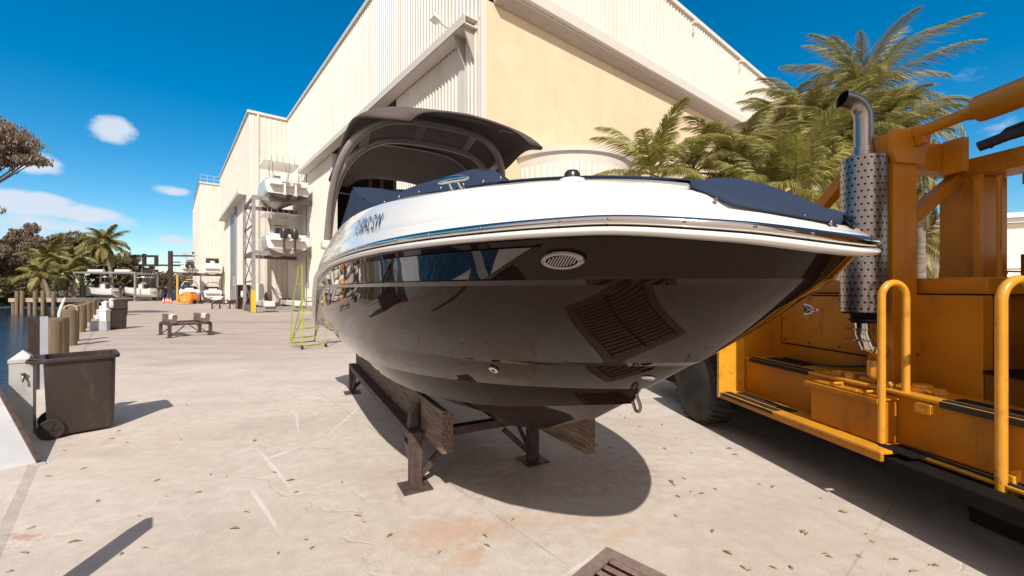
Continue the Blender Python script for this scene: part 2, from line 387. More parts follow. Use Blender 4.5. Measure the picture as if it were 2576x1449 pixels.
    for (x, y, rx, ry, an) in ((-2.18,5.6,.022,.75,.05),(-2.75,5.4,.022,.5,.5),(-2.3,4.05,.025,.65,.75),(-1.95,3.3,.022,.55,.75),(-2.4,4.35,.03,.22,-.5),(-13.2,17.5,1.1,.25,0),(.42,2.60,.30,.018,.72),(.85,2.55,.30,.025,-.75)):
        base = mixc(mt('MULTIPLY', blob(x, y, rx, ry, an, .9, 9), .34), base, (.86,.82,.76))
    # hairline cracks
    vo = N('ShaderNodeTexVoronoi'); vo.feature = 'DISTANCE_TO_EDGE'; vo.inputs['Scale'].default_value = .33; vo.inputs['Randomness'].default_value = 1
    vm = N('ShaderNodeVectorMath'); vm.operation = 'ADD'; nn = N('ShaderNodeTexNoise'); nn.inputs['Scale'].default_value = 1.7; nn.inputs['Detail'].default_value = 8; L(P, nn.inputs['Vector'])
    L(P, vm.inputs[0]); L(nn.outputs[1], vm.inputs[1]); L(vm.outputs[0], vo.inputs['Vector'])
    crk = ramp(vo.outputs['Distance'], .001, .006, (1,1,1), (0,0,0))
    base = mixc(mt('MULTIPLY', crk, mt('MULTIPLY', ramp(noise_(.8, 3), .55, .7), .25)), base, (.34,.27,.23))
    # saw cut joints every six metres, square to the building
    mj = N('ShaderNodeMapping'); mj.inputs['Rotation'].default_value = (0,0,R(-38.95)); mj.inputs['Location'].default_value = (1.1,2.3,0); L(P, mj.inputs[0]); sj = N('ShaderNodeSeparateXYZ'); L(mj.outputs[0], sj.inputs[0])
    def joint(v): return mt('LESS_THAN', mt('ABSOLUTE', mt('SUBTRACT', mt('MODULO', mt('ADD', v, 600), 6.0), 3.0), None), .007)
    jn = mt('MAXIMUM', joint(sj.outputs[0]), joint(sj.outputs[1]))
    base = mixc(mt('MULTIPLY', jn, mt('MULTIPLY', ramp(noise_(3, 4), .35, .6), .6)), base, (.30,.24,.20))
    # tyre marks swinging through the yard
    ta = N('ShaderNodeVectorMath'); ta.operation = 'DISTANCE'; L(P, ta.inputs[0]); ta.inputs[1].default_value = (-14,-6,0)
    tb = N('ShaderNodeVectorMath'); tb.operation = 'DISTANCE'; L(P, tb.inputs[0]); tb.inputs[1].default_value = (22,16,0)
    for src, rad, wd in ((ta,16.0,.11),(ta,18.2,.11),(tb,27.5,.12),(tb,25.6,.12)):
        q = N('ShaderNodeMapRange'); q.interpolation_type = 'SMOOTHSTEP'; L(mt('ABSOLUTE', mt('SUBTRACT', src.outputs['Value'], rad), None), q.inputs[0]); q.inputs[1].default_value = wd; q.inputs[2].default_value = wd*.4
        base = mixc(mt('MULTIPLY', q.outputs[0], mt('MULTIPLY', ramp(noise_(5, 8, .7), .42, .62), .15)), base, (.30,.25,.22))
    L(base, b.inputs['Base Color']); b.inputs['Roughness'].default_value = .85; b.inputs['Specular IOR Level'].default_value = .25
    bp = N('ShaderNodeBump'); bp.inputs['Strength'].default_value = .35; bp.inputs['Distance'].default_value = .006
    L(mt('ADD', noise_(60, 6, .7), mt('MULTIPLY', crk, -1.5)), bp.inputs['Height']); L(bp.outputs[0], b.inputs['Normal'])
    return m
M['concrete'] = concrete()
def qx(y): return -.82-.95*y
# yard slab: a thick sheet whose left edge is the quay
yard = MB()
edge = [(-2.6,-25),(-2.6,1.8)]+[(qx(y), y) for y in (2.2,4,6,9,13,18,25,35,45)]+[(-56,62),(-62,100),(-60,160)]
poly = [Vector((x,y,0)) for x, y in edge]+[Vector((300,160,0)),Vector((300,-25,0))]
yard.prism([(p.x,p.y,0) for p in reversed(poly)], (0,0,-2.5))
tag(yard.build('concrete_yard', M['concrete']), kind='structure')
# raised quay cap
cap = MB()
pts = [(qx(y), y) for y in (2.2,4,6,9,13,18,25,35,44)]
n_ = Vector((.95,1,0)).normalized()
rows = []
for x, y in pts:
    p = Vector((x,y,0)); rows.append([p+Vector((.3,.3,-.1)), p+n_*.02+Vector((0,0,.02)), p-n_*.38+Vector((0,0,.02)), p-n_*.38-Vector((0,0,1.6))])
cap.grid(rows)
tag(cap.build('quay_cap', M['concrete']), kind='structure')
# water
wm = mat('canal water', (.012,.035,.06), .08, spec=.6, var=.3, scale=.3)
nt = wm.node_tree; b = nt.nodes['Principled BSDF']
tcw = nt.nodes.new('ShaderNodeTexCoord'); mpw = nt.nodes.new('ShaderNodeMapping'); mpw.inputs['Scale'].default_value = (1,2.2,1); nt.links.new(tcw.outputs['Object'], mpw.inputs[0])
nw = nt.nodes.new('ShaderNodeTexNoise'); nw.inputs['Scale'].default_value = 2.4; nw.inputs['Detail'].default_value = 5; nt.links.new(mpw.outputs[0], nw.inputs['Vector'])
bw = nt.nodes.new('ShaderNodeBump'); bw.inputs['Strength'].default_value = .55; bw.inputs['Distance'].default_value = .12; nt.links.new(nw.outputs[0], bw.inputs['Height']); nt.links.new(bw.outputs[0], b.inputs['Normal'])
wa = MB(); wa.add([(-700,-60,-.95),(400,-60,-.95),(400,700,-.95),(-700,700,-.95)], [(0,1,2,3)])
tag(wa.build('canal_water', wm), kind='structure')
# far bank
bank = MB(); rows = []
for i in range(60):
    x = -110+i*1.9; y0 = 66+3*noise.noise((x*.06,1,0))+max(0,(x+45))*.9
    rows.append([Vector((x,y0+dy, -1.2+zz+.3*noise.noise((x*.3,dy,2)))) for dy, zz in ((0,0),(2,.9),(8,1.6),(30,2.1),(160,3))])
bank.grid(rows)
tag(bank.build('river_bank', mat('earth bank', (.11,.085,.05), .95, color2=(.06,.055,.025), scale=1, bump=.6), smooth=True), kind='structure')

# drain cover near the bottom of the picture
dr = thing('drain_cover', 'square rusty iron drain cover set into the pale concrete', 'drain cover', (.62,2.717,0), R(-133.5))
m_ = MB(); m_.bb((.04,.04,.001),(1.24,.78,.004)); m_.build('pit', M['black'], dr)
m_ = MB(); m_.bb((-.03,-.03,.001),(1.3,.05,.018)); m_.bb((-.03,.75,.001),(1.3,.83,.018)); m_.bb((-.03,.051,.001),(.05,.749,.018)); m_.bb((1.22,.051,.001),(1.3,.749,.018)); m_.build('frame', mat('drain frame iron', (.27,.19,.165), .8, var=.25, scale=20, bump=.5, bscale=90), dr)
m_ = MB()
for i in range(17):
    for j in range(2): m_.bb((.055+.07*i,.06+.35*j,.006),(.095+.07*i,.385+.35*j,.016))
m_.build('grate', mat('drain bars iron', (.30,.185,.14), .8, var=.35, scale=30, bump=.5, bscale=90), dr, bevel=.004)

# ------------------------------------------------------------------ warehouse
wh = thing('boat_storage_warehouse', 'huge cream ribbed metal boat storage building with tan stucco side wall', 'warehouse', (-1.1,14.9,0), R(38.95))
def corr(mb, p0, p1, z0, z1, out, pitch=.28, depth=.045, zf=None):
    p0 = Vector((*p0,0)); p1 = Vector((*p1,0)); out = Vector((*out,0)); d = (p1-p0); Ln = d.length; d /= Ln
    n = max(1, round(Ln/pitch)); p = Ln/n; lo = []; hi = []
    for i in range(n):
        for u, o in ((0,0),(.60,0),(.68,1),(.92,1),(1.0,0)):
            if u == 1.0 and i < n-1: continue
            q = p0+d*(i+u)*p+out*(o*depth); zt = z1 if zf is None else zf((i+u)*p)
            lo.append(Vector((q.x,q.y,z0))); hi.append(Vector((q.x,q.y,zt)))
    mb.grid([lo, hi])
H = 17.5; ZB = lambda x: 17.45-.027*x
mb = MB(); corr(mb, (0,31.8), (0,0), 11.3, H, (-1,0), .26); mb.build('upper_wall', M['wall_white'], wh)
mb = MB(); corr(mb, (0,1.0), (0,.05), 0, 11.3, (-1,0), .26); mb.build('corner_wall', M['wall_white'], wh)
mb = MB(); corr(mb, (.05,7.3), (.05,1.45), 0, 10.98, (-1,0), .26); mb.build('door_panel', M['wall_white'], wh)
mb = MB(); mb.bb((-.02,1.02,0),(.2,1.42,10.98)); mb.build('door_post', M['wall_trim'], wh)
mb = MB(); corr(mb, (.05,24.8), (.05,18.1), 0, 10.98, (-1,0), .26); mb.build('door_panel', M['wall_white'], wh)
mb = MB(); mb.bb((-.02,17.7,0),(.35,18.08,10.98)); mb.build('door_post', M['wall_trim'], wh)
mb = MB(); corr(mb, (0,31.8), (0,24.82), 0, 11.3, (-1,0), .4); mb.build('lower_wall', M['wall_white'], wh)
mb = MB(); mb.bb((-.55,.2,11.0),(.02,24.9,11.04)); mb.bb((-.57,.2,11.0),(-.53,24.9,11.32)); mb.bb((-.55,.2,11.28),(.02,24.9,11.32)); mb.build('door_hood', M['wall_trim'], wh)
mb = MB(); mb.prism([(-.52,.35,11.0),(-.04,.35,11.0),(-.04,.35,9.9)], (0,.06,0)); mb.prism([(-.52,1.0,11.0),(-.04,1.0,11.0),(-.04,1.0,9.9)], (0,.05,0)); mb.build('hood_bracket', M['wall_grey'], wh)
# dark inside of the shed: floor kept as the yard; rear and side walls, ceiling
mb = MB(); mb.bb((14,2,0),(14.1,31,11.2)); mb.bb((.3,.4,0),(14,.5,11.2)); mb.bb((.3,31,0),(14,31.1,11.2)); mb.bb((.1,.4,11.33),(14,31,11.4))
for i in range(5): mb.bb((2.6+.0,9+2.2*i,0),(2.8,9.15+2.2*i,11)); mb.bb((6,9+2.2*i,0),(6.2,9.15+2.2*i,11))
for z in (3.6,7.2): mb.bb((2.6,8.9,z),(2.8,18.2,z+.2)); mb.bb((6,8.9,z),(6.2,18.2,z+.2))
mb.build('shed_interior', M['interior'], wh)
mb = MB(); mb.bb((-.12,-.12,H),(.5,31.9,H+.25)); mb.build('roof_trim', M['wall_trim'], wh)
mb = MB(); mb.bb((.5,.3,H-.3),(30,60,H-.1)); mb.build('roof', M['wall_grey'], wh)
# projecting bay behind the boat rack
mb = MB(); corr(mb, (-3.1,31.8), (.4,31.8), 0, H, (0,-1), .42, .03); mb.build('bay_wall', M['wall_white'], wh)
mb = MB(); mb.bb((-3.25,31.65,H),(-.12,32.1,H+.22)); mb.bb((-2.5,31.66,0),(-2.36,31.76,H)); mb.build('bay_trim', M['wall_trim'], wh)
mb = MB()
corr(mb, (-3.1,60.2), (-3.1,47.2), 0, H, (-1,0), .42, .03); corr(mb, (-3.1,40.7), (-3.1,31.85), 0, H, (-1,0), .42, .03); corr(mb, (-3.1,47.2), (-3.1,40.7), 10.6, H, (-1,0), .42, .03)
mb.build('bay_side_wall', M['wall_white'], wh)
mb = MB(); mb.bb((-3.24,31.8,H-.02),(-2.9,60.3,H+.2)); mb.build('bay_roof_trim', M['wall_trim'], wh)
mb = MB(); mb.bb((-3.75,33.2,10.4),(-3.13,53.2,10.46)); mb.bb((-3.78,33.2,10.4),(-3.72,53.2,10.75)); mb.build('bay_door_hood', M['wall_trim'], wh)
mb = MB(); mb.bb((-3.06,40.5,0),(-2.96,47.4,10.62)); mb.build('bay_door', M['door_grey'], wh)
mb = MB(); mb.bb((-3.12,40.55,0),(-3.30,40.9,10.4)); mb.build('bay_door_track', M['door_grey'], wh)
mb = MB(); mb.bb((-3.09,42.2,2.1),(-3.063,44.2,3.1)); s_ = mb.build('wall_sign', M['white_paint'], wh)
mb = MB()
for i in range(3): mb.bb((-3.1,42.5,2.3+.25*i),(-3.092,43.9,2.36+.25*i))
mb.build('sign_lines', M['red'], s_)
mb = MB(); corr(mb, (-5.4,60.2), (-3.1,60.2), 0, 16.4, (0,-1), .42, .03); corr(mb, (-5.4,85), (-5.4,60.2), 0, 16.4, (-1,0), .42, .03); mb.build('end_wall', M['wall_white'], wh)
mb = MB(); mb.bb((-5.5,60.05,16.4),(-3.0,60.3,16.6)); mb.bb((-5.5,60.2,16.4),(-5.3,85,16.6)); mb.build('end_trim', M['wall_trim'], wh)
mb = MB()
for z in (17.1,17.6): mb.bar((-5.4,60.3,z),(-3.1,60.3,z),.05); mb.bar((-5.4,60.3,z),(-5.4,80,z),.05)
for x in (-5.4,-4.6,-3.8,-3.15): mb.bar((x,60.3,16.5),(x,60.3,17.6),.05)
mb.build('roof_railing', M['galv'], wh)
# stucco side
mb = MB(); mb.bb((.22,0,0),(62,.2,12.05)); mb.build('stucco_wall', M['stucco'], wh)
mb = MB(); mb.bb((-.03,-.05,0),(.2,.15,H)); mb.build('corner_trim', M['wall_trim'], wh)
mb = MB(); mb.prism([(.55,-.02,12.05),(.55,-.62,12.35),(.55,-.66,12.75),(.55,-.02,12.75)], (61,0,0)); mb.build('eave_canopy', M['wall_trim'], wh)
mb = MB(); mb.prism([(.56,-.02,12.02),(.56,-.5,12.20),(.56,-.5,12.28),(.56,-.02,12.1)], (61,0,0)); mb.build('canopy_soffit', M['wall_grey'], wh)
mb = MB(); corr(mb, (.2,0), (62,0), 12.76, 0, (0,-1), .3, .045, zf=lambda u: ZB(u)); mb.build('gable_wall', M['wall_white'], wh)
mb = MB(); mb.prism([(.0,-.16,ZB(0)),(.0,.12,ZB(0)),(.0,.12,ZB(0)+.22),(.0,-.16,ZB(0)+.22)], (62,0,-.027*62)); mb.build('gable_gutter', M['wall_trim'], wh)
for k in range(4):
    mb = MB(); x = 14.6+6*k; mb.bb((x,-.16,ZB(x)-.75),(x+.1,-.02,ZB(x)-.02)); mb.bb((x-.05,-.3,ZB(x)-.25),(x+.15,-.02,ZB(x)-.1)); mb.build('gutter_strap', M['wall_trim'], wh)
# curved annex against the stucco wall
an = thing('curved_annex', 'low round cream ribbed annex with white cornice between boat canopy and palms', 'annex', tuple(Vector((-1.1,14.9,0))+Matrix.Rotation(R(38.95),3,'Z')@Vector((4.3,-.0,0))), R(38.95))
mb = MB(); lo = []; hi = []; RR = 2.55; n = 34
for i in range(n+1):
    for u, o in ((0,0),(.6,0),(.68,1),(.92,1)):
        a = math.pi+math.pi*(i+u)/(n+1); r = RR+.05*o; lo.append(Vector((r*math.cos(a), r*math.sin(a), 0))); hi.append(Vector((r*math.cos(a), r*math.sin(a), 6.25)))
mb.grid([lo, hi]); mb.build('curved_wall', M['wall_white'], an)
mb = MB(); pr = [(RR-.05,6.2),(RR+.0,6.24),(RR+.04,6.60),(RR+.14,6.64),(RR+.16,6.80),(RR-.2,6.84),(0.01,6.9)]
rows = [[Vector((r*math.cos(math.pi+math.pi*k/40), r*math.sin(math.pi+math.pi*k/40), z)) for k in range(41)] for r, z in pr]
mb.grid(rows); mb.build('cornice', M['wall_trim'], an, smooth=True, angle=30)
fl = thing('floodlight', 'white box floodlight over the door hood near the warehouse corner', 'floodlight', tuple(Vector((-1.1,14.9,0))+Matrix.Rotation(R(38.95),3,'Z')@Vector((-.35,2.2,12.1))), R(38.95))
mb = MB(); mb.box((-.25,0,.0),(.3,.4,.12), Matrix.Rotation(.35,3,'Y')); mb.build('lamp_housing', M['white_paint'], fl)
mb = MB(); mb.bar((-.2,0,0),(.33,0,-.15),.05); mb.build('lamp_arm', M['galv'], fl)

# distant villa on the right
vl = thing('villa', 'pale villa with white cornice beyond the palms at the right', 'building', (36.6,33,0), R(-30))
mb = MB(); mb.bb((-3,-3,0),(22,8,6.4)); mb.build('wall', M['villa'], vl)
mb = MB(); mb.bb((-3.35,-3.35,6.42),(22,8.3,6.75)); mb.bb((-3.6,-3.6,6.76),(22,8.5,7.1)); mb.bb((-3.1,-3.1,3.2),(22,8,3.45)); mb.build('cornice', M['white_paint'], vl)
for i in range(3):
    mb = MB(); mb.bb((.5+4.5*i,-3.1,.8),(2.4+4.5*i,-2.95,2.6)); mb.build('window', M['window'], vl)
mb = MB(); mb.bb((-3.2,-3.2,0),(-2.4,-2.9,3.2)); mb.build('pillar', M['white_paint'], vl)
vh = thing('low_house', 'dark gabled roof of a low house left of the pale villa', 'house', (29,36,0), R(-40))
mb = MB(); mb.bb((-4,-2,0),(3,4,2.4)); mb.build('wall', mat('brown render', (.16,.14,.13), .8), vh)
mb = MB(); mb.prism([(-4.6,-2.6,2.42),(3.5,-2.6,2.42),(-.5,-2.6,4.6)], (0,7,0)); mb.build('roof', M['roof_dark'], vh)

# ------------------------------------------------------------------ vegetation
def frond_mesh(L_, droop, ll, n=104, wind=0, wid=.021, seed=0, mats=None, lift=0.0):
    r = random.Random(seed); mb = MB(); pts = []; p = Vector((0,0,0)); ang = lift
    for i in range(n+1):
        t = i/n; pts.append(p.copy()); a = ang-droop*t**1.6
        p = p+Vector((math.cos(a), wind*t*.35, math.sin(a)))*(L_/n)
    mb.tube(pts[::5]+[pts[-1]], [.028*(1-.85*i/9) for i in range(len(pts[::5])+1)], 4)
    for i in range(int(n*.12), n+1):
        t = i/n; c = pts[i]; d = (pts[min(i+1,n)]-pts[max(i-1,0)]).normalized()
        side = d.cross(Vector((0,0,1))).normalized(); up = side.cross(d)
        lf = ll*(math.sin(math.pi*min(1,.18+t*.80))**.7)*(.75+.35*r.random())
        for s in (-1,1):
            if r.random() < .07: continue
            f = .45+.45*t; dirn = (side*s*(1-f*.5)+d*f+up*(.28-.3*r.random())+Vector((0,wind*.5,0))).normalized()
            w_ = d*wid*.5; dirn.z -= .20; q1 = c+dirn*lf*.55; q2 = c+dirn*lf*.9+Vector((0,0,-lf*(.30+.5*r.random())))
            mb.add([c-w_, c+w_, q1+w_*.9, q1-w_*.9, q2], [(0,1,2,3),(3,2,4)])
    me_o = mb.build('frond', mats)
    return me_o
def make_palm(name, label, loc, Ht, nf, L_, leafm, group, seed, tr=.14, lean=(0,0), ll=.62, wind=0, lo=-.9, droop=1.15, wid=.028):
    r = random.Random(seed); t = thing(name, label, 'palm tree', loc, 0, group)
    pts = [Vector((lean[0]*(i/8)**2, lean[1]*(i/8)**2, Ht*i/8)) for i in range(9)]
    mb = MB(); mb.tube(pts, [tr*(1.35-.55*i/8) for i in range(9)], 10); mb.build('trunk', M['palm_bark'], t, smooth=True)
    top = pts[-1]; vars_ = [frond_mesh(L_, droop*(.8+.25*k), ll, seed=seed*10+k, mats=leafm, wind=wind, wid=wid) for k in range(3)]
    for k in range(nf):
        b = vars_[k % 3]
        o = b if k < 3 else b.copy()
        if k >= 3: col.objects.link(o)
        o.parent = t; q = k/nf; el_ = 1.35-(1.35-lo)*q+r.uniform(-.12,.12)
        o.location = top+Vector((0,0,.15*(1-q))); o.rotation_euler = (r.uniform(-.25,.25), -el_, k*2.39996+r.uniform(-.25,.25))
        sc = r.uniform(.78,1.12); o.scale = (sc,sc*r.choice((1,-1)),sc)
    dry = frond_mesh(L_*.8, .5, ll*.8, n=60, seed=seed*10+7, mats=M['palm_dry'], wid=wid*.8)
    for k in range(5):
        o = dry if k == 0 else dry.copy()
        if k: col.objects.link(o)
        o.parent = t; o.location = top+Vector((0,0,-.1)); o.rotation_euler = (r.uniform(-.4,.4), 1.15+r.uniform(-.2,.25), k*1.256+r.uniform(-.4,.4))
    return t
RP = 'palms between the warehouse and the orange machine'
def palmpos(px, py, Y): p = W(px, py, Y); return p
for (nm, lab, px, py, Y, nf, L_, mt_, sd, ll, wind, droop, kw) in (
    ('royal_palm', 'tallest palm with long fronds blown to the right behind the exhaust stack', 2165,250,15,42,3.05,'palm_leaf',3,.62,.25,1.0,{}),
    ('royal_palm', 'dense palm crown just left of the exhaust stack elbow', 2030,315,14.5,40,2.4,'palm_leaf',4,.55,.0,1.2,{}),
    ('royal_palm', 'palm crown right behind the top of the orange post', 2225,355,13,34,2.1,'palm_leaf',5,.5,.1,1.3,{}),
    ('fan_palm', 'shaggy palm head below the exhaust elbow, partly dry', 2110,365,13,30,2.2,'palm_leaf',15,.5,.0,1.3,{}),
    ('fan_palm', 'palm head left of the tall palms against the warehouse wall',1965,330,15.5,26,2.1,'palm_leaf',21,.5,.0,1.25,{}),
    ('fan_palm', 'palm head right of the muffler, in front of the tall palm trunk',2190,420,12.5,24,1.9,'palm_leaf',22,.45,.0,1.3,{}),
    ('coconut_palm', 'green palm low between the annex row and the muffler', 1905,400,13.5,22,2.0,'palm_leaf',23,.45,0,1.1,{}),
    ('coconut_palm', 'leftmost short coconut palm beside the curved annex', 1640,445,10.2,19,1.9,'palm_bright',6,.42,-.1,1.0,{}),
    ('coconut_palm', 'short coconut palm second from the annex, behind the white deck', 1745,440,11.5,20,2.0,'palm_leaf',7,.42,0,1.0,{}),
    ('coconut_palm', 'short coconut palm in the middle of the row above the bow', 1850,425,11,22,2.1,'palm_leaf',8,.45,0,1.1,{}),
    ('coconut_palm', 'short bright coconut palm nearest the perforated muffler', 2000,480,9.5,20,2.2,'palm_bright',9,.5,.1,.9,{}),
    ('coconut_palm', 'drooping coconut palm low behind the blue bow cover', 1925,500,10,15,1.9,'palm_bright',16,.45,.0,.9,{}),
    ('coconut_palm', 'small palm seen through the orange frame, upper one', 2315,475,14,14,1.6,'palm_leaf',10,.4,.2,1.2,{}),
    ('coconut_palm', 'small palm seen through the orange frame, lower one', 2305,615,15,16,1.6,'palm_leaf',11,.4,.2,1.2,{})):
    c = palmpos(px, py, Y); make_palm(nm, lab, (c.x,c.y,0), c.z, nf, L_, M[mt_], RP, sd, ll=ll, wind=wind, droop=droop)

def make_tree(name, label, loc, Ht, blobs, leafm, n, ls, seed, group=None, trunk_r=.2, cat='tree', tall=1, flat=.7, barkm=None, thr=.0):
    """blobs: (x,y,z,rx,ry,rz) clumps; leaves are small faces spread through their shells"""
    r = random.Random(seed); t = thing(name, label, cat, loc, 0, group)
    mb = MB(); mb.tube([(0,0,-.3),(.1*Ht*.1,0,Ht*.3),(.0,.1,Ht*.55)], [trunk_r*1.3,trunk_r,trunk_r*.7], 8)
    for b in blobs:
        a = Vector((0,.1,Ht*.5)); c = Vector(b[:3]); mid = (a+c)/2+Vector((0,0,-.25)); mb.tube([a,mid,c], [trunk_r*.5,trunk_r*.3,trunk_r*.1], 6)
        for k in range(3):
            e = c+Vector((r.uniform(-.8,.8)*b[3], r.uniform(-.8,.8)*b[4], r.uniform(-.3,.8)*b[5])); mb.tube([mid,(mid+e)/2+Vector((0,0,.1)),e], [trunk_r*.22,trunk_r*.14,trunk_r*.05], 4)
    mb.build('trunk', barkm or M['bark'], t)
    mb = MB(); tot = sum(b[3]*b[5] for b in blobs)
    for b in blobs:
        for _ in range(int(n*b[3]*b[5]/tot)):
            while True:
                d = Vector((r.gauss(0,1), r.gauss(0,1), r.gauss(0,1))).normalized(); rad = r.random()**.4*(1+.35*noise.noise(d*2.3+Vector((seed,0,0))))
                p = Vector((b[0]+d.x*b[3]*rad, b[1]+d.y*b[4]*rad, b[2]+d.z*b[5]*rad))
                if noise.noise(p*(1.6/max(b[3],1)*1.2)+Vector((seed*3.1,0,0))) > thr-.15*r.random(): break
            s = ls*r.uniform(.5,1.3); nx = Vector((r.uniform(-1,1),r.uniform(-1,1),r.uniform(-.6,1))).normalized(); u = nx.orthogonal().normalized()*s; v = nx.cross(u).normalized()*s*tall*r.uniform(.4,.9)
            if tall > 1: u, v = u*.6, Vector((v.x*.3, v.y*.3, -abs(v.z)-s*.6))
            mb.add([p-u, p-v*.6, p+u*.9+nx*s*.2, p+v], [(0,1,2,3)])
    mb.build('crown', leafm, t)
    return t
LB = 'trees on the far bank of the canal'
r = random.Random(5)
bank_trees = [(-30,640,'tall brown feathery pine at the far left of the bank','pine_tree','leaf_brown',8.5,0,3.0,62),(28,630,'thin brown pine standing above the mangroves','pine_tree','leaf_brown',9.5,1,1.6,64),
 (75,615,'tallest brown bushy pine on the bank, left of the palms','pine_tree','leaf_brown',10.5,1,2.6,66),(15,680,'dark mangrove hanging over the water at the left edge','mangrove','leaf_dark',4.5,2,4.2,64.5),
 (110,655,'dark green bushy tree low behind the leaning palms','broadleaf_tree','leaf_dark',5.5,2,3.6,67),(165,615,'wide olive tree with ragged top in the middle of the bank','broadleaf_tree','leaf_olive',9,3,3.3,68),
 (205,608,'brownish tree with open top left of the bank palm','broadleaf_tree','leaf_brown',9.5,3,2.8,70),(240,655,'dark rounded tree behind the small boat rack','broadleaf_tree','leaf_dark',5.5,2,3.6,72),
 (290,660,'olive tree right of the bank palm above the rack','broadleaf_tree','leaf_olive',6,3,3.2,74),(330,690,'lower olive tree sloping down toward the black forklift','broadleaf_tree','leaf_olive',4.8,2,3.4,80),
 (375,705,'small round tree just left of the forklift mast','broadleaf_tree','leaf_dark',3.8,2,3.6,88),(-60,600,'brown pine mostly cut off by the left edge of the picture','pine_tree','leaf_brown',9,0,3.0,60),(50,655,'broad brown tree rising behind the mangrove','broadleaf_tree','leaf_brown',6,3,3.4,69),(135,622,'round brown treetop just left of the wide olive tree','broadleaf_tree','leaf_brown',7,3,2.8,71),(310,700,'dark bush behind the right half of the grey rack','broadleaf_tree','leaf_dark',4,2,3.4,76),(425,712,'far low tree behind the forklift arm','broadleaf_tree','leaf_olive',3.8,2,4.5,96),
 (60,715,'dark bush at the waterline left of the little dock','mangrove','leaf_dark',2.8,2,3.5,63),(-10,735,'low dark mangrove fringe at the waterline','mangrove','leaf_dark',2.0,2,4.0,61)]
for i, (px, py, lab, nm, lm, zc, kind, rad, Y) in enumerate(bank_trees):
    c = W(px, py, Y); cz = c.z; bl = []
    rr = random.Random(100+i)
    if kind in (0,1):
        for k in range(6): bl.append((rr.uniform(-.5,.5)*rad, rr.uniform(-.4,.4)*rad, cz-2.2+k*.95-0, rad*(1.05-.13*k), rad*(1-.13*k), .95))
        n, ls = 9000, .15
    elif kind == 2:
        for k in range(7): bl.append((rr.uniform(-.8,.8)*rad, rr.uniform(-.5,.5)*rad, max(.9,cz+rr.uniform(-.65,.35)*rad*.6), rad*.6, rad*.55, rad*.42))
        n, ls = 7000, .24
    else:
        for k in range(13): bl.append((rr.uniform(-.9,.9)*rad, rr.uniform(-.5,.5)*rad, cz+rr.uniform(-1.5,.35)*rad*.8, rad*.50, rad*.45, rad*.36))
        n, ls = 10000, .20
    make_tree(nm, lab, (c.x,c.y,.3), max(2,cz-.3), [(a,b_,c_-.3,d,e,f) for a,b_,c_,d,e,f in bl], M[lm], n, ls, 200+i, LB, trunk_r=.22, tall=1.6 if kind < 2 else 1)
for (px, py, Y, nf, L_, lab, sd, mt_) in ((262,612,60,22,3.3,'tall bank palm rising above the small boat rack',31,'palm_leaf'),(120,650,58,18,3.2,'bank palm with broad crown among the mangroves',32,'palm_leaf'),
    (100,690,54,12,2.7,'leaning bank palm with a yellow arching frond over the water',33,'palm_leaf'),(165,690,58,13,2.6,'bank palm between the leaning palm and the rack',34,'palm_leaf'),(190,650,62,16,3.0,'bank palm with drooping brown fronds at the middle',35,'palm_leaf')):
    c = W(px, py, Y); make_palm('coconut_palm', lab, (c.x+1.2,c.y,.3), c.z-.3, nf, L_, M[mt_], 'palms on the far bank of the canal', sd, tr=.2, lean=(-1.2,0), ll=.95, n_=None) if False else make_palm('coconut_palm', lab, (c.x+1.2,c.y,.3), c.z-.3, nf, L_, M[mt_], 'palms on the far bank of the canal', sd, tr=.2, lean=(-1.2,0), ll=.85, wid=.10)
# overhanging casuarina at the upper left
c = W(-25,345,22)
make_tree('casuarina_tree', 'brown feathery tree reaching in over the water at the upper left edge', (c.x-6.5,c.y+.5,-.6), 8.5,
  [(6.2,-.5,c.z+1.1,1.4,1.4,.7),(7.1,-.3,c.z+.8,1.2,1.2,.6),(7.7,-.2,c.z+.2,1.0,1.0,.5),(8.1,0,c.z-.4,.75,.8,.35),(6.6,.2,c.z-.1,1.4,1.1,.55),(5.2,0,c.z+.8,1.6,1.6,.9),(5.4,0,c.z-.6,1.3,1.2,.5),(5.2,0,c.z-3.0,1.0,1.0,.4)], M['leaf_brown'], 15000, .07, 77, trunk_r=.3, tall=2.2, thr=.05)
# ------------------------------------------------------------------ main boat (local x forward, y port; starboard = -y)
boat = thing('motorboat', 'dark hulled bowrider motorboat with white deck, navy covers and tower canopy on a steel stand', 'motorboat', (-.315,3.91,0), math.atan2(-.879,.476))
S0 = -4.0
def shp(d, L_, p, q): 
    x = max(0, min(1, d/L_)); return max(0, 1-(1-x)**p)**(1/q)
def aft(s): return 1-.07*max(0, (-1.5-s)/2.5)**1.6
RAILZ = [(-4.0,1.20),(-3.7,1.26),(-3.3,1.42),(-2.9,1.60),(-2.4,1.75),(-2,1.83),(-1,1.905),(0,1.93),(1,1.93),(2,1.925),(2.5,1.92),(2.8,1.885),(2.99,1.835)]
def rz(s): return interp(RAILZ, s)
CH1 = [(-4,1.17),(-3,1.24),(-2,1.28),(0,1.31),(1.5,1.335),(2.37,1.386)]
CH2 = [(-4,1.0),(-2,1.03),(0,1.08),(1.3,1.15),(2.1,1.21)]
SA = [(-4,.86),(0,.89),(1,.95),(1.967,1.11)]
SB = [(-4,.73),(0,.75),(.8,.80),(1.65,.94)]
KE = [(-4,.58),(0,.58),(.5,.60),(.9,.68),(1.28,.784)]
curves = {}
def curve(name, e, Hh, L_, p, q, zf): curves[name] = (e, Hh, L_, p, q, zf)
curve('rail', 2.945, 1.25, 4, 4, 1.75, lambda s: rz(s))
curve('rail_lo', 2.925, 1.235, 4, 4, 1.75, lambda s: rz(s)-.040)
curve('side0', 2.905, 1.215, 4, 4, 1.75, lambda s: rz(s)-.046)
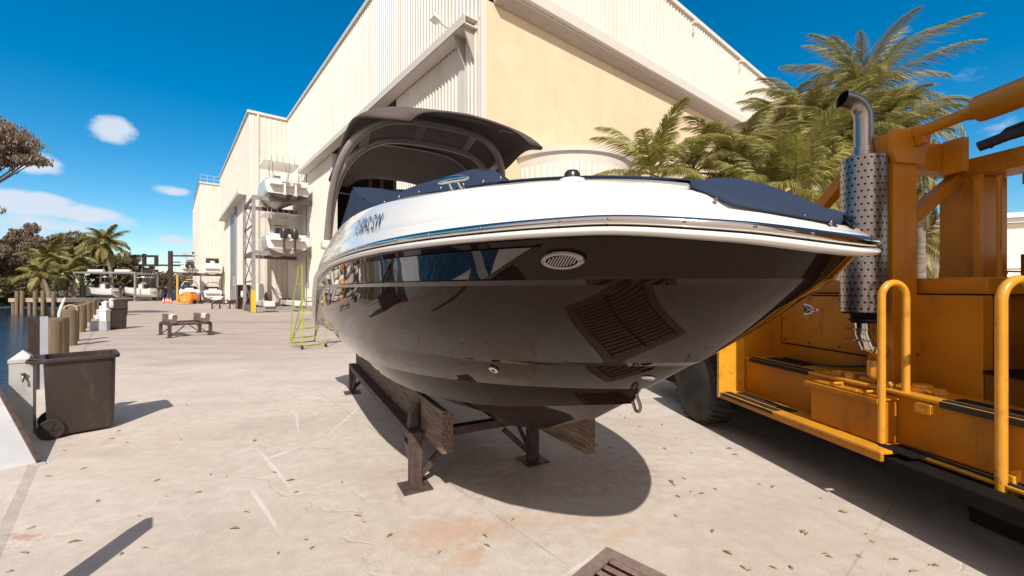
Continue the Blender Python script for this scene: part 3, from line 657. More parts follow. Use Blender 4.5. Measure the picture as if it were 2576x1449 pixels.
curve('knu', 2.84, 1.205, 3.95, 3.7, 1.68, lambda s: min(1.735, rz(s)-.07))
curve('knl', 2.815, 1.185, 3.95, 3.7, 1.66, lambda s: min(1.715, rz(s)-.085))
curve('ch1', 2.37, 1.13, 3.6, 3, 1.27, lambda s: min(interp(CH1, s), rz(s)-.095))
curve('ch1b', 2.32, 1.075, 3.6, 3, 1.27, lambda s: min(interp(CH1, s), rz(s)-.095)-.02)
curve('ch2', 2.06, .935, 3.4, 3, 1.27, lambda s: interp(CH2, s))
curve('ch3', 2.02, .84, 3.4, 3, 1.27, lambda s: interp(CH2, s)-.005)
curve('sa', 1.967, .76, 3.2, 2.6, 1.25, lambda s: interp(SA, s)+.0)
curve('sa2', 1.93, .675, 3.2, 2.6, 1.25, lambda s: interp(SA, s)+.005)
curve('sb', 1.65, .44, 3, 2.4, 1.15, lambda s: interp(SB, s))
curve('sb2', 1.62, .38, 3, 2.4, 1.15, lambda s: interp(SB, s)+.005)
curve('keel', 1.28, .0, 3, 2, 1, lambda s: interp(KE, s))
NS = 110
def gt(i): t = i/NS; return 1-(1-t)**2.2
def cpt(name, i, side=-1):
    e, Hh, L_, p, q, zf = curves[name]; s = S0+(e-S0)*gt(i)
    return Vector((s, side*Hh*shp(e-s, L_, p, q)*aft(s), zf(s)))
def cur_h(name, s):
    e, Hh, L_, p, q, zf = curves[name]; return Hh*shp(e-s, L_, p, q)*aft(s)
def strip(mb, a, b, side, rows=1, bulge=0, flare=0):
    g = []
    for k in range(rows+1):
        v = k/rows; r_ = []
        for i in range(NS+1):
            A = cpt(a, i, side); B = cpt(b, i, side); P = A.lerp(B, v)
            t = i/NS; am = math.sin(math.pi*v)*(bulge*min(1, (1-t)*8))
            P.y += side*am; r_.append(P)
        g.append(r_)
    if side < 0: g = [list(reversed(r_)) for r_ in g]
    mb.grid(g)
mb = MB()
for sd in (-1, 1):
    strip(mb, 'rail_lo', 'side0', sd); strip(mb, 'side0', 'knu', sd, 3, -.008); strip(mb, 'knu', 'knl', sd, 1)
    strip(mb, 'knl', 'ch1', sd, 12, .035); strip(mb, 'ch1', 'ch1b', sd); strip(mb, 'ch1b', 'ch2', sd, 4, .012); strip(mb, 'ch2', 'ch3', sd)
    strip(mb, 'ch3', 'sa', sd, 4, .01); strip(mb, 'sa', 'sa2', sd); strip(mb, 'sa2', 'sb', sd, 4, .008); strip(mb, 'sb', 'sb2', sd); strip(mb, 'sb2', 'keel', sd, 4)
names = ['rail','side0','knu','knl','ch1','ch1b','ch2','ch3','sa','sa2','sb','sb2']
tr = [cpt(n, 0, -1) for n in names]+[cpt('keel', 0, 1)]+[cpt(n, 0, 1) for n in reversed(names)]
mb.add(tr, [tuple(range(len(tr)))])
mb.build('hull', M['gel_dark'], boat, smooth=True, angle=25)

# deck
ZC = [(-4,.25),(-3.4,.42),(-3,.52),(-2,.46),(0,.41),(1,.345),(1.5,.29),(2,.245),(2.4,.195),(2.6,.155),(2.8,.105),(2.95,.07)]
def dz(s, f): return rz(min(s,2.99))+.02+(interp(ZC, s)-.02)*f
for nme, e, Hh, f in (('d0',2.94,1.247,0),('d1',2.925,1.232,.16),('d1b',2.915,1.220,.19),('d2',2.895,1.205,.40),('d2b',2.88,1.19,.43),('d3',2.845,1.135,.79),('d3b',2.82,1.105,.81),('d4',2.68,.95,1.0),('d5',2.63,.90,.99),('d6',2.60,.87,.6)):
    curve(nme, e, Hh, 4, 4, 1.75, (lambda f: (lambda s: dz(s, f)))(f))
mb = MB()
for sd in (-1, 1):
    for a, b, k, bu in (('d0','d1',1,0),('d1','d1b',1,0),('d1b','d2',4,.006),('d2','d2b',1,0),('d2b','d3',4,.008),('d3','d3b',1,0),('d3b','d4',4,.012),('d4','d5',1,0),('d5','d6',1,0)): strip(mb, a, b, sd, k, bu)
rows = []
for i in range(40):       # fore deck and cockpit lining under the covers
    s = 2.6-6.5*i/39; h = cur_h('d6', s); rows.append([Vector((s,-h,dz(s,.6))), Vector((s,-h*.8,dz(s,0)-.1)), Vector((s,0,dz(s,0)-.15)), Vector((s,h*.8,dz(s,0)-.1)), Vector((s,h,dz(s,.6)))])
mb.grid(rows)
mb.build('deck', M['gel_white'], boat, smooth=True, angle=20)
# rub rail: stainless half round on a pale moulding
def sweep(name, prof, s_from, s_to, mtl, parent, n=110, base='rail'):
    mb = MB()
    path = []
    for k in range(n+1):
        t = k/n; s = s_from+(s_to-s_from)*(1-(1-t)**2.3); path.append(Vector((s, -cur_h(base, s), rz(s))))
    full = path+[Vector((p.x,-p.y,p.z)) for p in reversed(path[:-1])]
    rows = []
    for i, p in enumerate(full):
        a = full[max(0,i-1)]; b = full[min(len(full)-1,i+1)]; d = (b-a); d.z *= 1; d.normalize()
        o = d.cross(Vector((0,0,1))).normalized(); up = o.cross(d)
        rows.append([p+o*x+up*y for x, y in prof])
    mb.grid(rows, close=True)
    mb.add(rows[0], [tuple(range(len(prof)))]); mb.add(rows[-1], [tuple(reversed(range(len(prof))))])
    return mb.build(name, mtl, parent, smooth=True, angle=50)
def half_round(cx, cy, rx, ry, n=9): return [(cx+rx*math.cos(R(-90+180*k/(n-1))), cy+ry*math.sin(R(-90+180*k/(n-1)))) for k in range(n)]+[(cx-.03,cy+ry),(cx-.03,cy-ry)]
rr_ = sweep('rub_rail', half_round(.0,-.029,.020,.0125)+[], S0, 2.945, M['gel_white'], boat)
sweep('rail_insert', half_round(.004,.004,.018,.0165), S0, 2.945, M['chrome'], rr_)
for i in range(15):
    s = 2.90-(.055+.12*i/6)*i if i < 4 else 2.43-.28*(i-4)
    p = Vector((s, -cur_h('rail', s), rz(s))); q = Vector((s-.01, -cur_h('rail', s-.01), rz(s-.01))); d = (p-q).normalized(); o = d.cross(Vector((0,0,1))).normalized()
    mb = MB(); mb.sphere(p+o*.023+Vector((0,0,.003)), .0055, 8, 6); mb.build('rail_screw', M['chrome_dull'], rr_, smooth=True)

def deckpt(s, v, off=.0, side=-1):
    # v: 0 rail .. 1 coaming
    ks = [('d0',0),('d1',.16),('d2',.40),('d3',.79),('d4',1.0)]
    for k in range(4):
        if v <= ks[k+1][1]: break
    a, b = ks[k], ks[k+1]; t = (v-a[1])/(b[1]-a[1])
    h = cur_h(a[0], s)*(1-t)+cur_h(b[0], s)*t; p = Vector((s, side*h, dz(s, v)))
    if off:
        h0 = cur_h(a[0], s); h1 = cur_h(b[0], s); n = Vector((0, side*(dz(s,b[1])-dz(s,a[1])), (h0-h1))).normalized(); p = p+n*off
    return p
# registration number on the white topside
me = text_mesh('FL 8042 SW', 1, .08, bold=.004)
xs = [v.co.x for v in me.vertices]; ys = [v.co.y for v in me.vertices]; x0, x1 = min(xs), max(xs); y0, y1 = min(ys), max(ys)
for v in me.vertices:
    v.co = deckpt(.78+(v.co.x-x0)/(x1-x0)*.54-.10*(v.co.y-y0)/(y1-y0), .25+(v.co.y-y0)/(y1-y0)*.31, .009)
me.materials.append(M['letter']); o = bpy.data.objects.new('registration_number', me); col.objects.link(o); o.parent = boat
# tinted hull window (follows the upper band), frame line and thin dividers
def sidept(s, v, off=.004, side=-1):
    a = cur_h('side0', s); b = cur_h('knu', s); za = rz(s)-.06; zb = min(1.735, rz(s)-.07)
    return Vector((s, side*(a*(1-v)+b*v+off), za*(1-v)+zb*v))
def band_patch(name, s_lo_top, s_hi_top, s_lo_bot, s_hi_bot, v0, v1, off, mtl, parent, n=60):
    mb = MB(); rows = []
    for k in range(5):
        v = v0+(v1-v0)*k/4; a = s_lo_top+(s_lo_bot-s_lo_top)*k/4; b = s_hi_top+(s_hi_bot-s_hi_top)*k/4
        rows.append([sidept(a+(b-a)*i/n, v, off) for i in range(n+1)])
    mb.grid(rows); return mb.build(name, mtl, parent, smooth=True)
band_patch('hull_window', -2.4, 2.29, -2.4, 2.03, .10, .95, .003, M['window'], boat)
mb = MB()
rw = []
for i in range(30):
    t = i/29; v = .10+.85*t; s = 2.31-.26*t; rw.append([sidept(s+.012, v, .0035), sidept(s+.012, v, .008), sidept(s-.008, v, .008), sidept(s-.008, v, .0035)])
mb.grid(rw, close=True)
mb.build('window_frame', M['gel_dark'], boat, smooth=True)
# hull ventilation grille, fittings
def hull_frame(s, ca, cb, v, side=-1, off=0):
    def P(s_, v_):
        a = cur_h(ca, s_); b = cur_h(cb, s_); za = curves[ca][5](s_); zb = curves[cb][5](s_); return Vector((s_, side*(a*(1-v_)+b*v_), za*(1-v_)+zb*v_))
    p = P(s, v); dx = (P(s+.01, v)-P(s-.01, v)).normalized(); dv = (P(s, v-.05)-P(s, v+.05)).normalized(); n = dx.cross(dv).normalized()
    if n.y*side < 0: n = -n
    up = n.cross(dx).normalized() if side > 0 else dx.cross(n).normalized()
    if up.z < 0: up = -up
    return p+n*off, Matrix((dx, up, n)).transposed()
p, Rm = hull_frame(2.365, 'side0', 'knu', .50, off=.012)
def ell(rx, ry, z, n=40, cx=0, cy=0): return [p+Rm@Vector((cx+rx*math.cos(2*math.pi*k/n), cy+ry*math.sin(2*math.pi*k/n), z)) for k in range(n)]
mb = MB(); mb.grid([ell(.082,.035,-.014), ell(.082,.035,.0), ell(.077,.030,.006), ell(.060,.023,.006), ell(.058,.021,-.004)], close=True)
gr = mb.build('vent_grille', M['chrome_dull'], boat, smooth=True, angle=30)
mb = MB(); e_ = ell(.059,.022,-.003); mb.add(e_, [tuple(range(len(e_)))]); mb.build('vent_backing', M['black'], gr)
mb = MB()
for k in range(10):
    x = -.0495+.011*k; hh = .021*math.sqrt(max(0, 1-(x/.058)**2)); 
    if hh > .004: mb.bar(p+Rm@Vector((x-hh*.75,-hh,.003)), p+Rm@Vector((x+hh*.75,hh,.003)), .0042, .003, up=Rm@Vector((0,0,1)))
mb.build('grille_bars', M['chrome_dull'], gr)
for sx_ in (-1,1):
    mb = MB(); mb.sphere(p+Rm@Vector((sx_*.069,0,.007)), .0045, 8, 6); mb.build('screw', M['rust_steel'], gr)
def fitting(name, s, ca, cb, v, r, mtl, hole=True):
    q, Rq = hull_frame(s, ca, cb, v, off=.013)
    mb = MB(); rows = [[q+Rq@Vector((rr*math.cos(2*math.pi*k/24), rr*math.sin(2*math.pi*k/24), z)) for k in range(24)] for rr, z in ((r,-.004),(r,.004),(r*.8,.007),(r*.45,.006),(r*.42,-.003))]
    mb.grid(rows, close=True); o = mb.build(name, mtl, boat, smooth=True)
    if hole:
        mb = MB(); c_ = [q+Rq@Vector((r*.43*math.cos(2*math.pi*k/16), r*.43*math.sin(2*math.pi*k/16), .001)) for k in range(16)]; mb.add(c_, [tuple(range(16))]); mb.build('drain_hole', M['black'], o)
fitting('drain_fitting', 1.55, 'ch1b', 'ch2', .25, .027, M['chrome'])
for s_ in (-1.9,-3.0): fitting('side_fitting', s_, 'ch1b', 'ch2', .5, .018, M['chrome'])
fitting('side_vent', -2.9, 'knl', 'ch1', .12, .06, M['chrome_dull'])
q, Rq = hull_frame(2.19, 'ch1b', 'ch2', .35, off=.008)
mb = MB(); rows = []
for j in range(7):
    t = j/6; rows.append([q+Rq@Vector((-.055+.11*t, .018*math.sin(math.pi*min(1,t*.62+.02))*math.cos(a), .013*math.sin(math.pi*min(1,t*.62+.0))*math.sin(a)+.002)) for a in [math.pi*2*k/12 for k in range(12)]])
mb = MB(); mb.sphere((0,0,0), (.034,.013,.012)); mb.v = [tuple(q+Rq@Vector(v)) for v in mb.v]; mb.build('bow_fitting', M['chrome'], boat, smooth=True)
# tow eye on the stem
mb = MB(); c = Vector((2.02,0,1.15)); d1 = Vector((.35,0,-.94))
tg = Vector((.8,0,.6)); d1 = Vector((.45,0,-.89)); c = Vector((1.99,0,1.128))
pts = [c-d1*.03-tg*.022, c+d1*.025-tg*.022]+[c+d1*(.025+.028*math.sin(a))-tg*(.024*math.cos(a)) for a in [math.pi*k/8 for k in range(1,8)]]+[c+d1*.025+tg*.022, c-d1*.03+tg*.022]
mb.tube(pts, .0085, 8); mb.build('tow_eye', M['chrome_dull'], boat, smooth=True)
# black all round light hump on the coaming
p0 = deckpt(2.22, .93)
mb = MB(); mb.lathe(p0+Vector((0,.05,.0)), [(.055,-.01),(.052,.008),(.02,.014)], 24); nl = mb.build('light_base', M['gel_white'], boat, smooth=True, angle=50)
mb = MB(); mb.lathe(p0+Vector((0,.05,.012)), [(.032,-.004),(.032,.020),(.024,.032),(.005,.036)], 20); mb.build('light_dome', M['rub_black'], nl, smooth=True, angle=60)
# cleat
c0 = deckpt(1.80, .82, .006); n = Vector((0,-.45,.9)).normalized(); dx = (deckpt(1.9,.82)-deckpt(1.7,.82)).normalized()
cl = None
mb = MB(); pts = [c0+dx*x*.9+n*(.04+.006*math.cos(x*12)) for x in (-.12,-.09,-.05,0,.05,.09,.12)]
mb.tube(pts, [.006,.012,.015,.016,.015,.012,.006], 10); cl = mb.build('cleat', M['chrome'], boat, smooth=True)
for x in (-.035,.035):
    mb = MB(); mb.tube([c0+dx*x, c0+dx*x*.9+n*.04], [.012,.007], 8); mb.tube([c0+dx*x-n*.002, c0+dx*x+n*.003], .018, 10); mb.build('cleat_foot', M['chrome'], cl, smooth=True)

# ---------------- canvas covers
def ell_(t, a, b): return a*(1-t)+b*t
def deck_z(s, h):
    sec = [(cur_h(k, min(s, curves[k][0]-.002)), dz(s, v)) for k, v in (('d0',0),('d1',.16),('d2',.40),('d3',.79),('d4',1.0))]
    if s > 2.66: sec[4] = (0, sec[3][1])
    if h >= sec[0][0]: return sec[0][1]
    for (h0, z0_), (h1, z1_) in zip(sec, sec[1:]):
        if h1 <= h <= h0: return z0_+(z1_-z0_)*(h0-h)/max(1e-6, h0-h1)
    return sec[4][1]-.03 if s < 2.5 else sec[4][1]
mb = MB(); rows = []; nb = 60
for i in range(nb+1):
    s = 1.45+(2.915-1.45)*(i/nb)
    if s < 2.55: v = 1.0
    elif s < 2.70: v = 1-(s-2.55)/.15*.30
    elif s < 2.76: v = .70-(s-2.70)/.06*.28
    else: v = .42-.20*(s-2.76)/.2
    e = deckpt(min(s,2.915), v, .007); hw = -e.y; row = []
    crown = .052*min(1, (2.985-s)/.5)+.012
    if s < 2.6: crown = max(-.10, crown-.9*(2.6-s))
    fold = .006*math.sin(s*23)+.004*math.sin(s*51)
    for k in range(17):
        y = -1+2*k/16; row.append(Vector((s, y*hw, max(e.z+(crown+fold*(1-abs(y)))*(1-abs(y)**2.4), deck_z(s, abs(y*hw))+.014)-.004*(abs(y)>.99))))
    rows.append(row)
mb.grid(rows); bc = mb.build('bow_cover', M['canvas_blue'], boat, smooth=True, solid=.004)
for s_, v_ in ((2.73,.52),(2.87,.36),(2.905,.25)):
    for sd in (-1,):
        q = deckpt(s_, v_, .014, sd); mb = MB(); mb.sphere(q, .008, 8, 6); mb.build('snap_fastener', M['chrome_dull'], bc, smooth=True)
# windshield cover and the taller seat cover behind it
ridge = [(0,1.40,2.20),(.30,1.46,2.25),(.52,1.50,2.335),(.62,1.42,2.375),(.72,1.12,2.385),(.82,.6,2.41),(.9,0,2.42),(.93,-.8,2.40)]
basec = [(0,1.62,2.10),(.42,1.72,2.12)]+[(-deckpt(s,1.0).y+.004,s,deckpt(s,1.0).z+.006) for s in (1.92,1.72,1.35,.75,.05,-.8)]
def along(tab, t):
    x = t*(len(tab)-1); i = min(int(x), len(tab)-2); f = x-i
    T = [(k, v) for k, v in enumerate(tab)]
    return Vector([interp([(k, v[j]) for k, v in T], x) for j in range(3)])
mb = MB(); rows = []
for i in range(-30, 31):
    t = abs(i)/30; sd = -1 if i < 0 else 1
    a = along(basec, t); b = along(ridge, t); 
    row = []
    for k in range(9):
        v = k/8; q = a.lerp(b, v); sag = -.018*math.sin(math.pi*v)+.004*math.sin(i*1.3+k)
        row.append(Vector((q.y+sag*.6, sd*q.x, q.z+sag)))
    rows.append(row)
rows = [list(reversed(r_)) for r_ in rows]
mb.grid(rows)
# top sheet going aft from the ridge
rows2 = []
for i in range(-30, 31):
    t = abs(i)/30; sd = -1 if i < 0 else 1; b = along(ridge, t)
    rows2.append([Vector((b.y, sd*b.x, b.z)), Vector((b.y-.25-.1*(1-t), sd*b.x*.95, b.z-.05)), Vector((min(b.y-.5,-.2), sd*b.x*.9, 2.36-.03*(1-t)))])
mb.grid(rows2)
wc = mb.build('windshield_cover', M['canvas_blue'], boat, smooth=True, angle=60, solid=.004)
for k in range(9):
    t = .33+.6*k/8; a = along(basec, t); mb = MB(); mb.sphere((a.y, -a.x-.004, a.z+.012), .008, 8, 6); mb.build('snap_fastener', M['chrome_dull'], wc, smooth=True)
mb = MB()
F_ = [Vector((.15,-.93,2.36)),Vector((.2,-.4,2.42)),Vector((.2,.4,2.42)),Vector((.15,.93,2.36))]
T_ = [Vector((-1.25,-.93,2.80)),Vector((-1.2,-.4,2.84)),Vector((-1.2,.4,2.84)),Vector((-1.25,.93,2.80))]
B_ = [Vector((-3.0,-.99,2.19)),Vector((-3.1,-.4,2.25)),Vector((-3.1,.4,2.25)),Vector((-3.0,.99,2.19))]
def sheet(A, B, n=12, sag=.03):
    rows = []
    for i in range(n+1):
        v = i/n; row = []
        for j in range(len(A)-1):
            for k in range(6):
                u = k/6; P = (A[j].lerp(A[j+1],u)).lerp(B[j].lerp(B[j+1],u), v); P.z += -sag*math.sin(math.pi*v)+.008*math.sin(7*P.y+9*P.x); row.append(P)
        row.append(A[-1].lerp(B[-1], v)+Vector((0,0,-sag*math.sin(math.pi*v)))); rows.append(row)
    return rows
mb.grid(sheet(F_, T_)); mb.grid(sheet(T_, B_))
for sd in (-1, 1):
    s_ = [Vector((.15,sd*.93,2.36)),Vector((-1.25,sd*.93,2.80)),Vector((-3.0,sd*.99,2.19))]
    rows = []
    for i in range(25):
        s = .15-3.15*i/24; zt = (2.36+.44*i/10.7) if s > -1.25 else 2.80-.61*(-1.25-s)/1.75
        if s > -1.25: zt = 2.36+.44*(.15-s)/1.4-.03*math.sin(math.pi*(.15-s)/1.4)
        else: zt -= .03*math.sin(math.pi*(-1.25-s)/1.75)
        bs = deckpt(s, 1.0); rows.append([Vector((s, sd*(.93+.06*max(0,(-1.25-s)/1.75)), zt)), Vector((s, sd*(.5*.93+.5*(-bs.y)+.015*math.sin(s*9)), (zt+bs.z)/2)), Vector((s, sd*(-bs.y+.004), bs.z+.01-.03))])
    if sd > 0: rows = rows[::-1]
    mb.grid(rows)
mb.build('cockpit_cover', M['canvas_blue'], boat, smooth=True, angle=40)

# ---------------- tower and canopy
def arch_pts(ds, dzz, hs=1.0, nn=40):
    # superelliptic hoop from port foot to starboard foot
    pts = []
    for k in range(nn+1):
        t = k/nn; a = math.pi*t; c = math.cos(a); s_ = math.sin(a)
        y = -math.copysign(abs(c)**.72, c)*(1.10*hs); u = abs(s_)**.50
        s = -2.2+1.05*min(1, u*1.05)+ds; z = 2.3+u*(1.30+dzz)
        y *= 1-.02*u
        pts.append(Vector((s, y, z)))
    return pts
mb = MB(); mb.tube(arch_pts(0,.02), .045, 12); tw = mb.build('tower_arch', M['arch_paint'], boat, smooth=True)
mb = MB(); mb.tube(arch_pts(-.34,-.10,.965), .040, 12); mb.build('tower_arch', M['arch_paint'], boat, smooth=True)
A = arch_pts(0,.02); B = arch_pts(-.34,-.10,.965)
for k in (11, 19, 24, 31): 
    mb = MB(); mb.bar(A[k], B[k], .10, .03, up=(0,0,1)); mb.build('tower_strut', M['arch_paint'], boat, bevel=.006)
for sd in (0, -1):
    mb = MB(); p = A[sd]; mb.box(p+Vector((0,0,-.04)), (.26,.14,.10)); mb.build('tower_foot', M['arch_pale'], boat, bevel=.02)
def cz(s): return interp([(-3.6,3.56),(-3,3.68),(-2.2,3.75),(-1.2,3.71),(-.42,3.47)], s)
mb = MB(); rows = []
for i in range(33):
    t = i/32; s = -.42-3.18*t; hw = 1.09-.10*t-.03*max(0,1-t*5)**2
    # rounded corners
    endd = min(t, 1-t)*3.18
    rc = .30
    if endd < rc: hw -= rc-math.sqrt(max(0, rc**2-(rc-endd)**2))
    drop = interp([(0,.10),(.15,.13),(.38,.34),(.6,.36),(1,.16)], t)
    row = []
    for k in range(25):
        y = -1+2*k/24; row.append(Vector((s-.10*(y*y)*(1-2*t)*-1*.0-.06*(1-abs(y))*(-1 if t < .5 else 0), y*hw*(1-(.24*max(0,1-t*2.6)**2*abs(y) if y < 0 else 0))+.06*(1-t), cz(s)-.06*abs(y)**2-drop*abs(y)**5)))
    rows.append(row)
mb.grid(rows); cn = mb.build('canopy', M['canvas_dark'], boat, smooth=True, solid=.03)
for s_, w_ in ((-2.35,.02),):
    mb = MB(); pts = [Vector((s_, y*.93, cz(s_)-.06*(y*.93)**2-.36*abs(y*.93)**5-.045)) for y in [(-1+k/8) for k in range(17)]]; mb.tube(pts, .014, 6); mb.build('canopy_bow', M['arch_paint'], cn, smooth=True)
for y in (-.52,.62):
    mb = MB(); mb.tube([(-.62,y-.09,cz(-.6)-.075),(-.60,y-.06,cz(-.6)-.055),(-.60,y+.10,cz(-.6)-.062)], .006, 6); mb.build('canopy_hook', M['chrome_dull'], cn, smooth=True)

# ------------------------------------------------------------------ steel boat stand under the hull
U = math.atan2(-.879,.476)
st = thing('boat_stand', 'brown steel cradle with square legs and base plates under the dark motorboat', 'boat stand', (-.315,3.91,0), U)
for (s, y) in ((0,-.59),(0,.59),(-3.76,-.59),(-3.76,.59)):
    mb = MB(); mb.bb((s-.05,y-.05,.012),(s+.05,y+.05,.40)); lg = mb.build('leg', M['rust_steel'], st, bevel=.006)
    mb = MB(); mb.box((s,y,.007), (.25,.25,.012)); mb.build('base_plate', M['rust_steel'], lg, bevel=.003)
    iy = .32 if y < 0 else -.32; ix = -.42 if s == 0 else .42
    mb = MB(); mb.bar((s,y+iy*.15,.10),(s,y+iy,.36),.035,.05); mb.build('leg_brace', M['rust_steel'], lg)
    mb = MB(); mb.bar((s+ix*.12,y,.08),(s+ix,y,.37),.02,.05); mb.build('leg_brace', M['rust_steel'], lg)
for y in (-.59,.59):
    mb = MB(); mb.bb((-3.80,y-.05,.40),(.05,y+.05,.48)); mb.build('side_rail', M['rust_steel'], st, bevel=.005)
for s in (0,-3.7):
    mb = MB(); mb.bb((s-.045,-.535,.40),(s+.045,.535,.475)); mb.build('cross_beam', M['rust_steel'], st, bevel=.005)
for y in (-.59,.59):
    sg = 1 if y < 0 else -1
    mb = MB(); mb.prism([(-.18,y+sg*.055,.48),(-.18,y+sg*.055,.66),(-.18,y+sg*.04,.70),(-.18,y-sg*.01,.62),(-.18,y-sg*.03,.48)], (.10,0,0)); mb.build('bunk_bracket', M['rust_steel'], st)
for (y, a, b, lab) in ((-.47,-3.9,.48,'weathered timber bunk under the camera side of the dark hull'),(.50,-3.9,1.01,'timber bunk reaching farther forward on the far side of the stand')):
    mb = MB(); zc_ = .482; n = 30; rows = []
    for i in range(n+1):
        s = a+(b-a)*i/n; wv = .004*math.sin(i*1.7); sg = 1 if y > 0 else -1; e1 = .80 if abs(y) else 0
        hi = .70 if abs(y) < .6 else .7
        rows.append([Vector((s,y-.045+wv,.43)),Vector((s,y+.045+wv,.43)),Vector((s,y+.045+wv,.745+.018*sg)),Vector((s,y+.0+wv,.755)),Vector((s,y-.045+wv,.745-.018*sg))])
    mb.grid(rows, close=True); mb.add(rows[0], [(4,3,2,1,0)]); mb.add(rows[-1], [(0,1,2,3,4)])
    o = mb.build('timber_bunk', M['timber'], None, bevel=.004); o.location = (-.315,3.91,0); o.rotation_euler = (0,0,U); tag(o, lab, 'timber', 'timber bunks under the dark motorboat')
# ------------------------------------------------------------------ orange boat forklift (local x = away along its side, y = -b)
tk = thing('marine_forklift', 'huge orange marina forklift with steps, hoop handrails and perforated exhaust stack', 'forklift', (3.15,0,0), math.atan2(.989,-.148))
def bx(mb, a0, a1, b0, b1, z0, z1): return mb.bb((a0,-b0,z0),(a1,-b1,z1))
def part(name, mtl, *boxes, bevel=.006, parent=tk):
    mb = MB()
    for q in boxes: bx(mb, *q)
    return mb.build(name, mtl, parent, bevel=bevel)
def T(a, b, z): return Vector((a, -b, z))
# lower platform, outer beam, riser, upper platform
part('lower_step', M['yellow'], (3.11,4.95,.0,.31,.49,.515))
part('step_beam', M['orange'], (3.11,4.95,.0,.03,.44,.489))
part('lower_step', M['yellow'], (1.2,3.108,.22,.36,.49,.513))
part('mud_guard', M['black'], (1.2,3.10,.03,.2,.38,.475))
part('rear_guard', M['yellow'], (4.955,5.0,-.01,.32,.44,1.25))  # lighter yellow puts the sunlight into this front face
part('step_riser', M['orange'], (1.2,4.95,.32,.35,.44,.888))
part('upper_step', M['yellow'], (1.2,4.95,.30,.66,.89,.915))
for (a0,a1,b0,b1,z) in ((4.15,4.9,.02,.09,.516),(4.1,4.85,.13,.23,.516),(1.2,3.0,.235,.275,.514),(1.2,3.06,.305,.345,.514),(4.05,4.85,.31,.36,.916),(1.2,2.95,.31,.36,.916),(1.2,2.95,.42,.50,.916),(4.3,4.8,.46,.60,.916)):
    part('grip_strip', M['grip'], (a0,a1,b0,b1,z,z+.008), bevel=.002)
part('grip_edge', M['grip'], (4.05,4.85,.285,.298,.875,.915)); part('grip_edge', M['grip'], (1.2,2.95,.285,.298,.87,.915)); part('grip_edge', M['grip'], (4.15,4.9,-.012,-.001,.485,.515))
# engine side wall and hatch
part('engine_wall', M['orange'], (2.95,5.6,.66,.75,.60,1.655)); part('engine_wall', M['orange'], (4.958,5.6,.33,.66,.5,1.66))
part('hood_panel', M['orange'], (2.96,5.6,.72,1.9,1.665,1.79))
ht = part('hatch_panel', M['orange'], (3.72,4.78,.648,.659,1.10,1.63), bevel=.003)
part('hatch_seam', M['black'], (3.705,4.795,.6555,.6585,1.085,1.645), bevel=0)
mb = MB(); mb.tube([T(4.32,.645,1.27),T(4.32,.652,1.27)], .008, 8); mb.build('latch', M['rust_steel'], ht)
# burgee emblem on the hatch
def plate(mb, pts, off): mb.add([T(a, .6475-off, z) for a, z in pts], [tuple(range(len(pts)))])
em_ = MB(); ax, zt, zb = 4.47, 1.552, 1.423; L_ = -.21
def ev(u): return (zt+zb)/2+(zt-zb)/2*(1-u)**.85*(1) + 0*u
def el_(u): return (zt+zb)/2-(zt-zb)/2*(1-u)**.85
def upol(u0, u1, off, mb, inset=0, n=10):
    pts = []
    for k in range(n+1):
        u = u0+(u1-u0)*k/n; pts.append((ax+L_*u, (zt+zb)/2+((zt-zb)/2*max(0,(1-u))**.8)*(1-inset)))
    for k in range(n, -1, -1):
        u = u0+(u1-u0)*k/n; pts.append((ax+L_*u, (zt+zb)/2-((zt-zb)/2*max(0,(1-u))**.8)*(1-inset)))
    plate(mb, pts, off)
upol(0,.5,.0008, em_); e0 = em_.build('burgee_emblem', M['white_paint'], tk)
e1 = MB(); upol(.5,1,.0008, e1); e1.build('emblem_red', M['red'], e0)
e2 = MB(); upol(.0,.46,.0016, e2, .32); e2.build('emblem_navy', M['navy'], e0)
e3 = MB(); upol(.53,.88,.0016, e3, .32); e3.build('emblem_white', M['white_paint'], e0)
e4 = MB()
zc = (zt+zb)/2
for s_ in (-1,1): plate(e4, [(ax-.005,zc+s_*.036),(ax+L_*.44,zc-s_*.028),(ax+L_*.46,zc-s_*.02),(ax-.0,zc+s_*.044)], .0024)
e4.build('emblem_cross', M['white_paint'], e0)
e5 = MB(); plate(e5, [(ax+L_*.64+.017*math.cos(t), zc+.017*math.sin(t)) for t in [2*math.pi*k/16 for k in range(16)]], .0024); e5.build('emblem_disc', M['red'], e0)

# battery box
part('battery_box', M['orange'], (3.25,3.86,.14,.315,.517,.845), bevel=.01)
bl = part('box_lid', M['orange'], (3.23,3.90,.11,.318,.848,.862), (3.23,3.90,.108,.118,.825,.862), bevel=.004)
for a in (3.38,3.68):
    mb = MB(); mb.tube([T(a,.16,.863),T(a,.16,.885),T(a,.28,.885),T(a,.28,.863)], .010, 8); mb.build('lid_handle', M['yellow'], bl, smooth=True)
mb = MB(); mb.tube([T(3.5,.22,.862),T(3.5,.22,.873)], .012, 8); mb.build('lid_bolt', M['yellow'], bl)
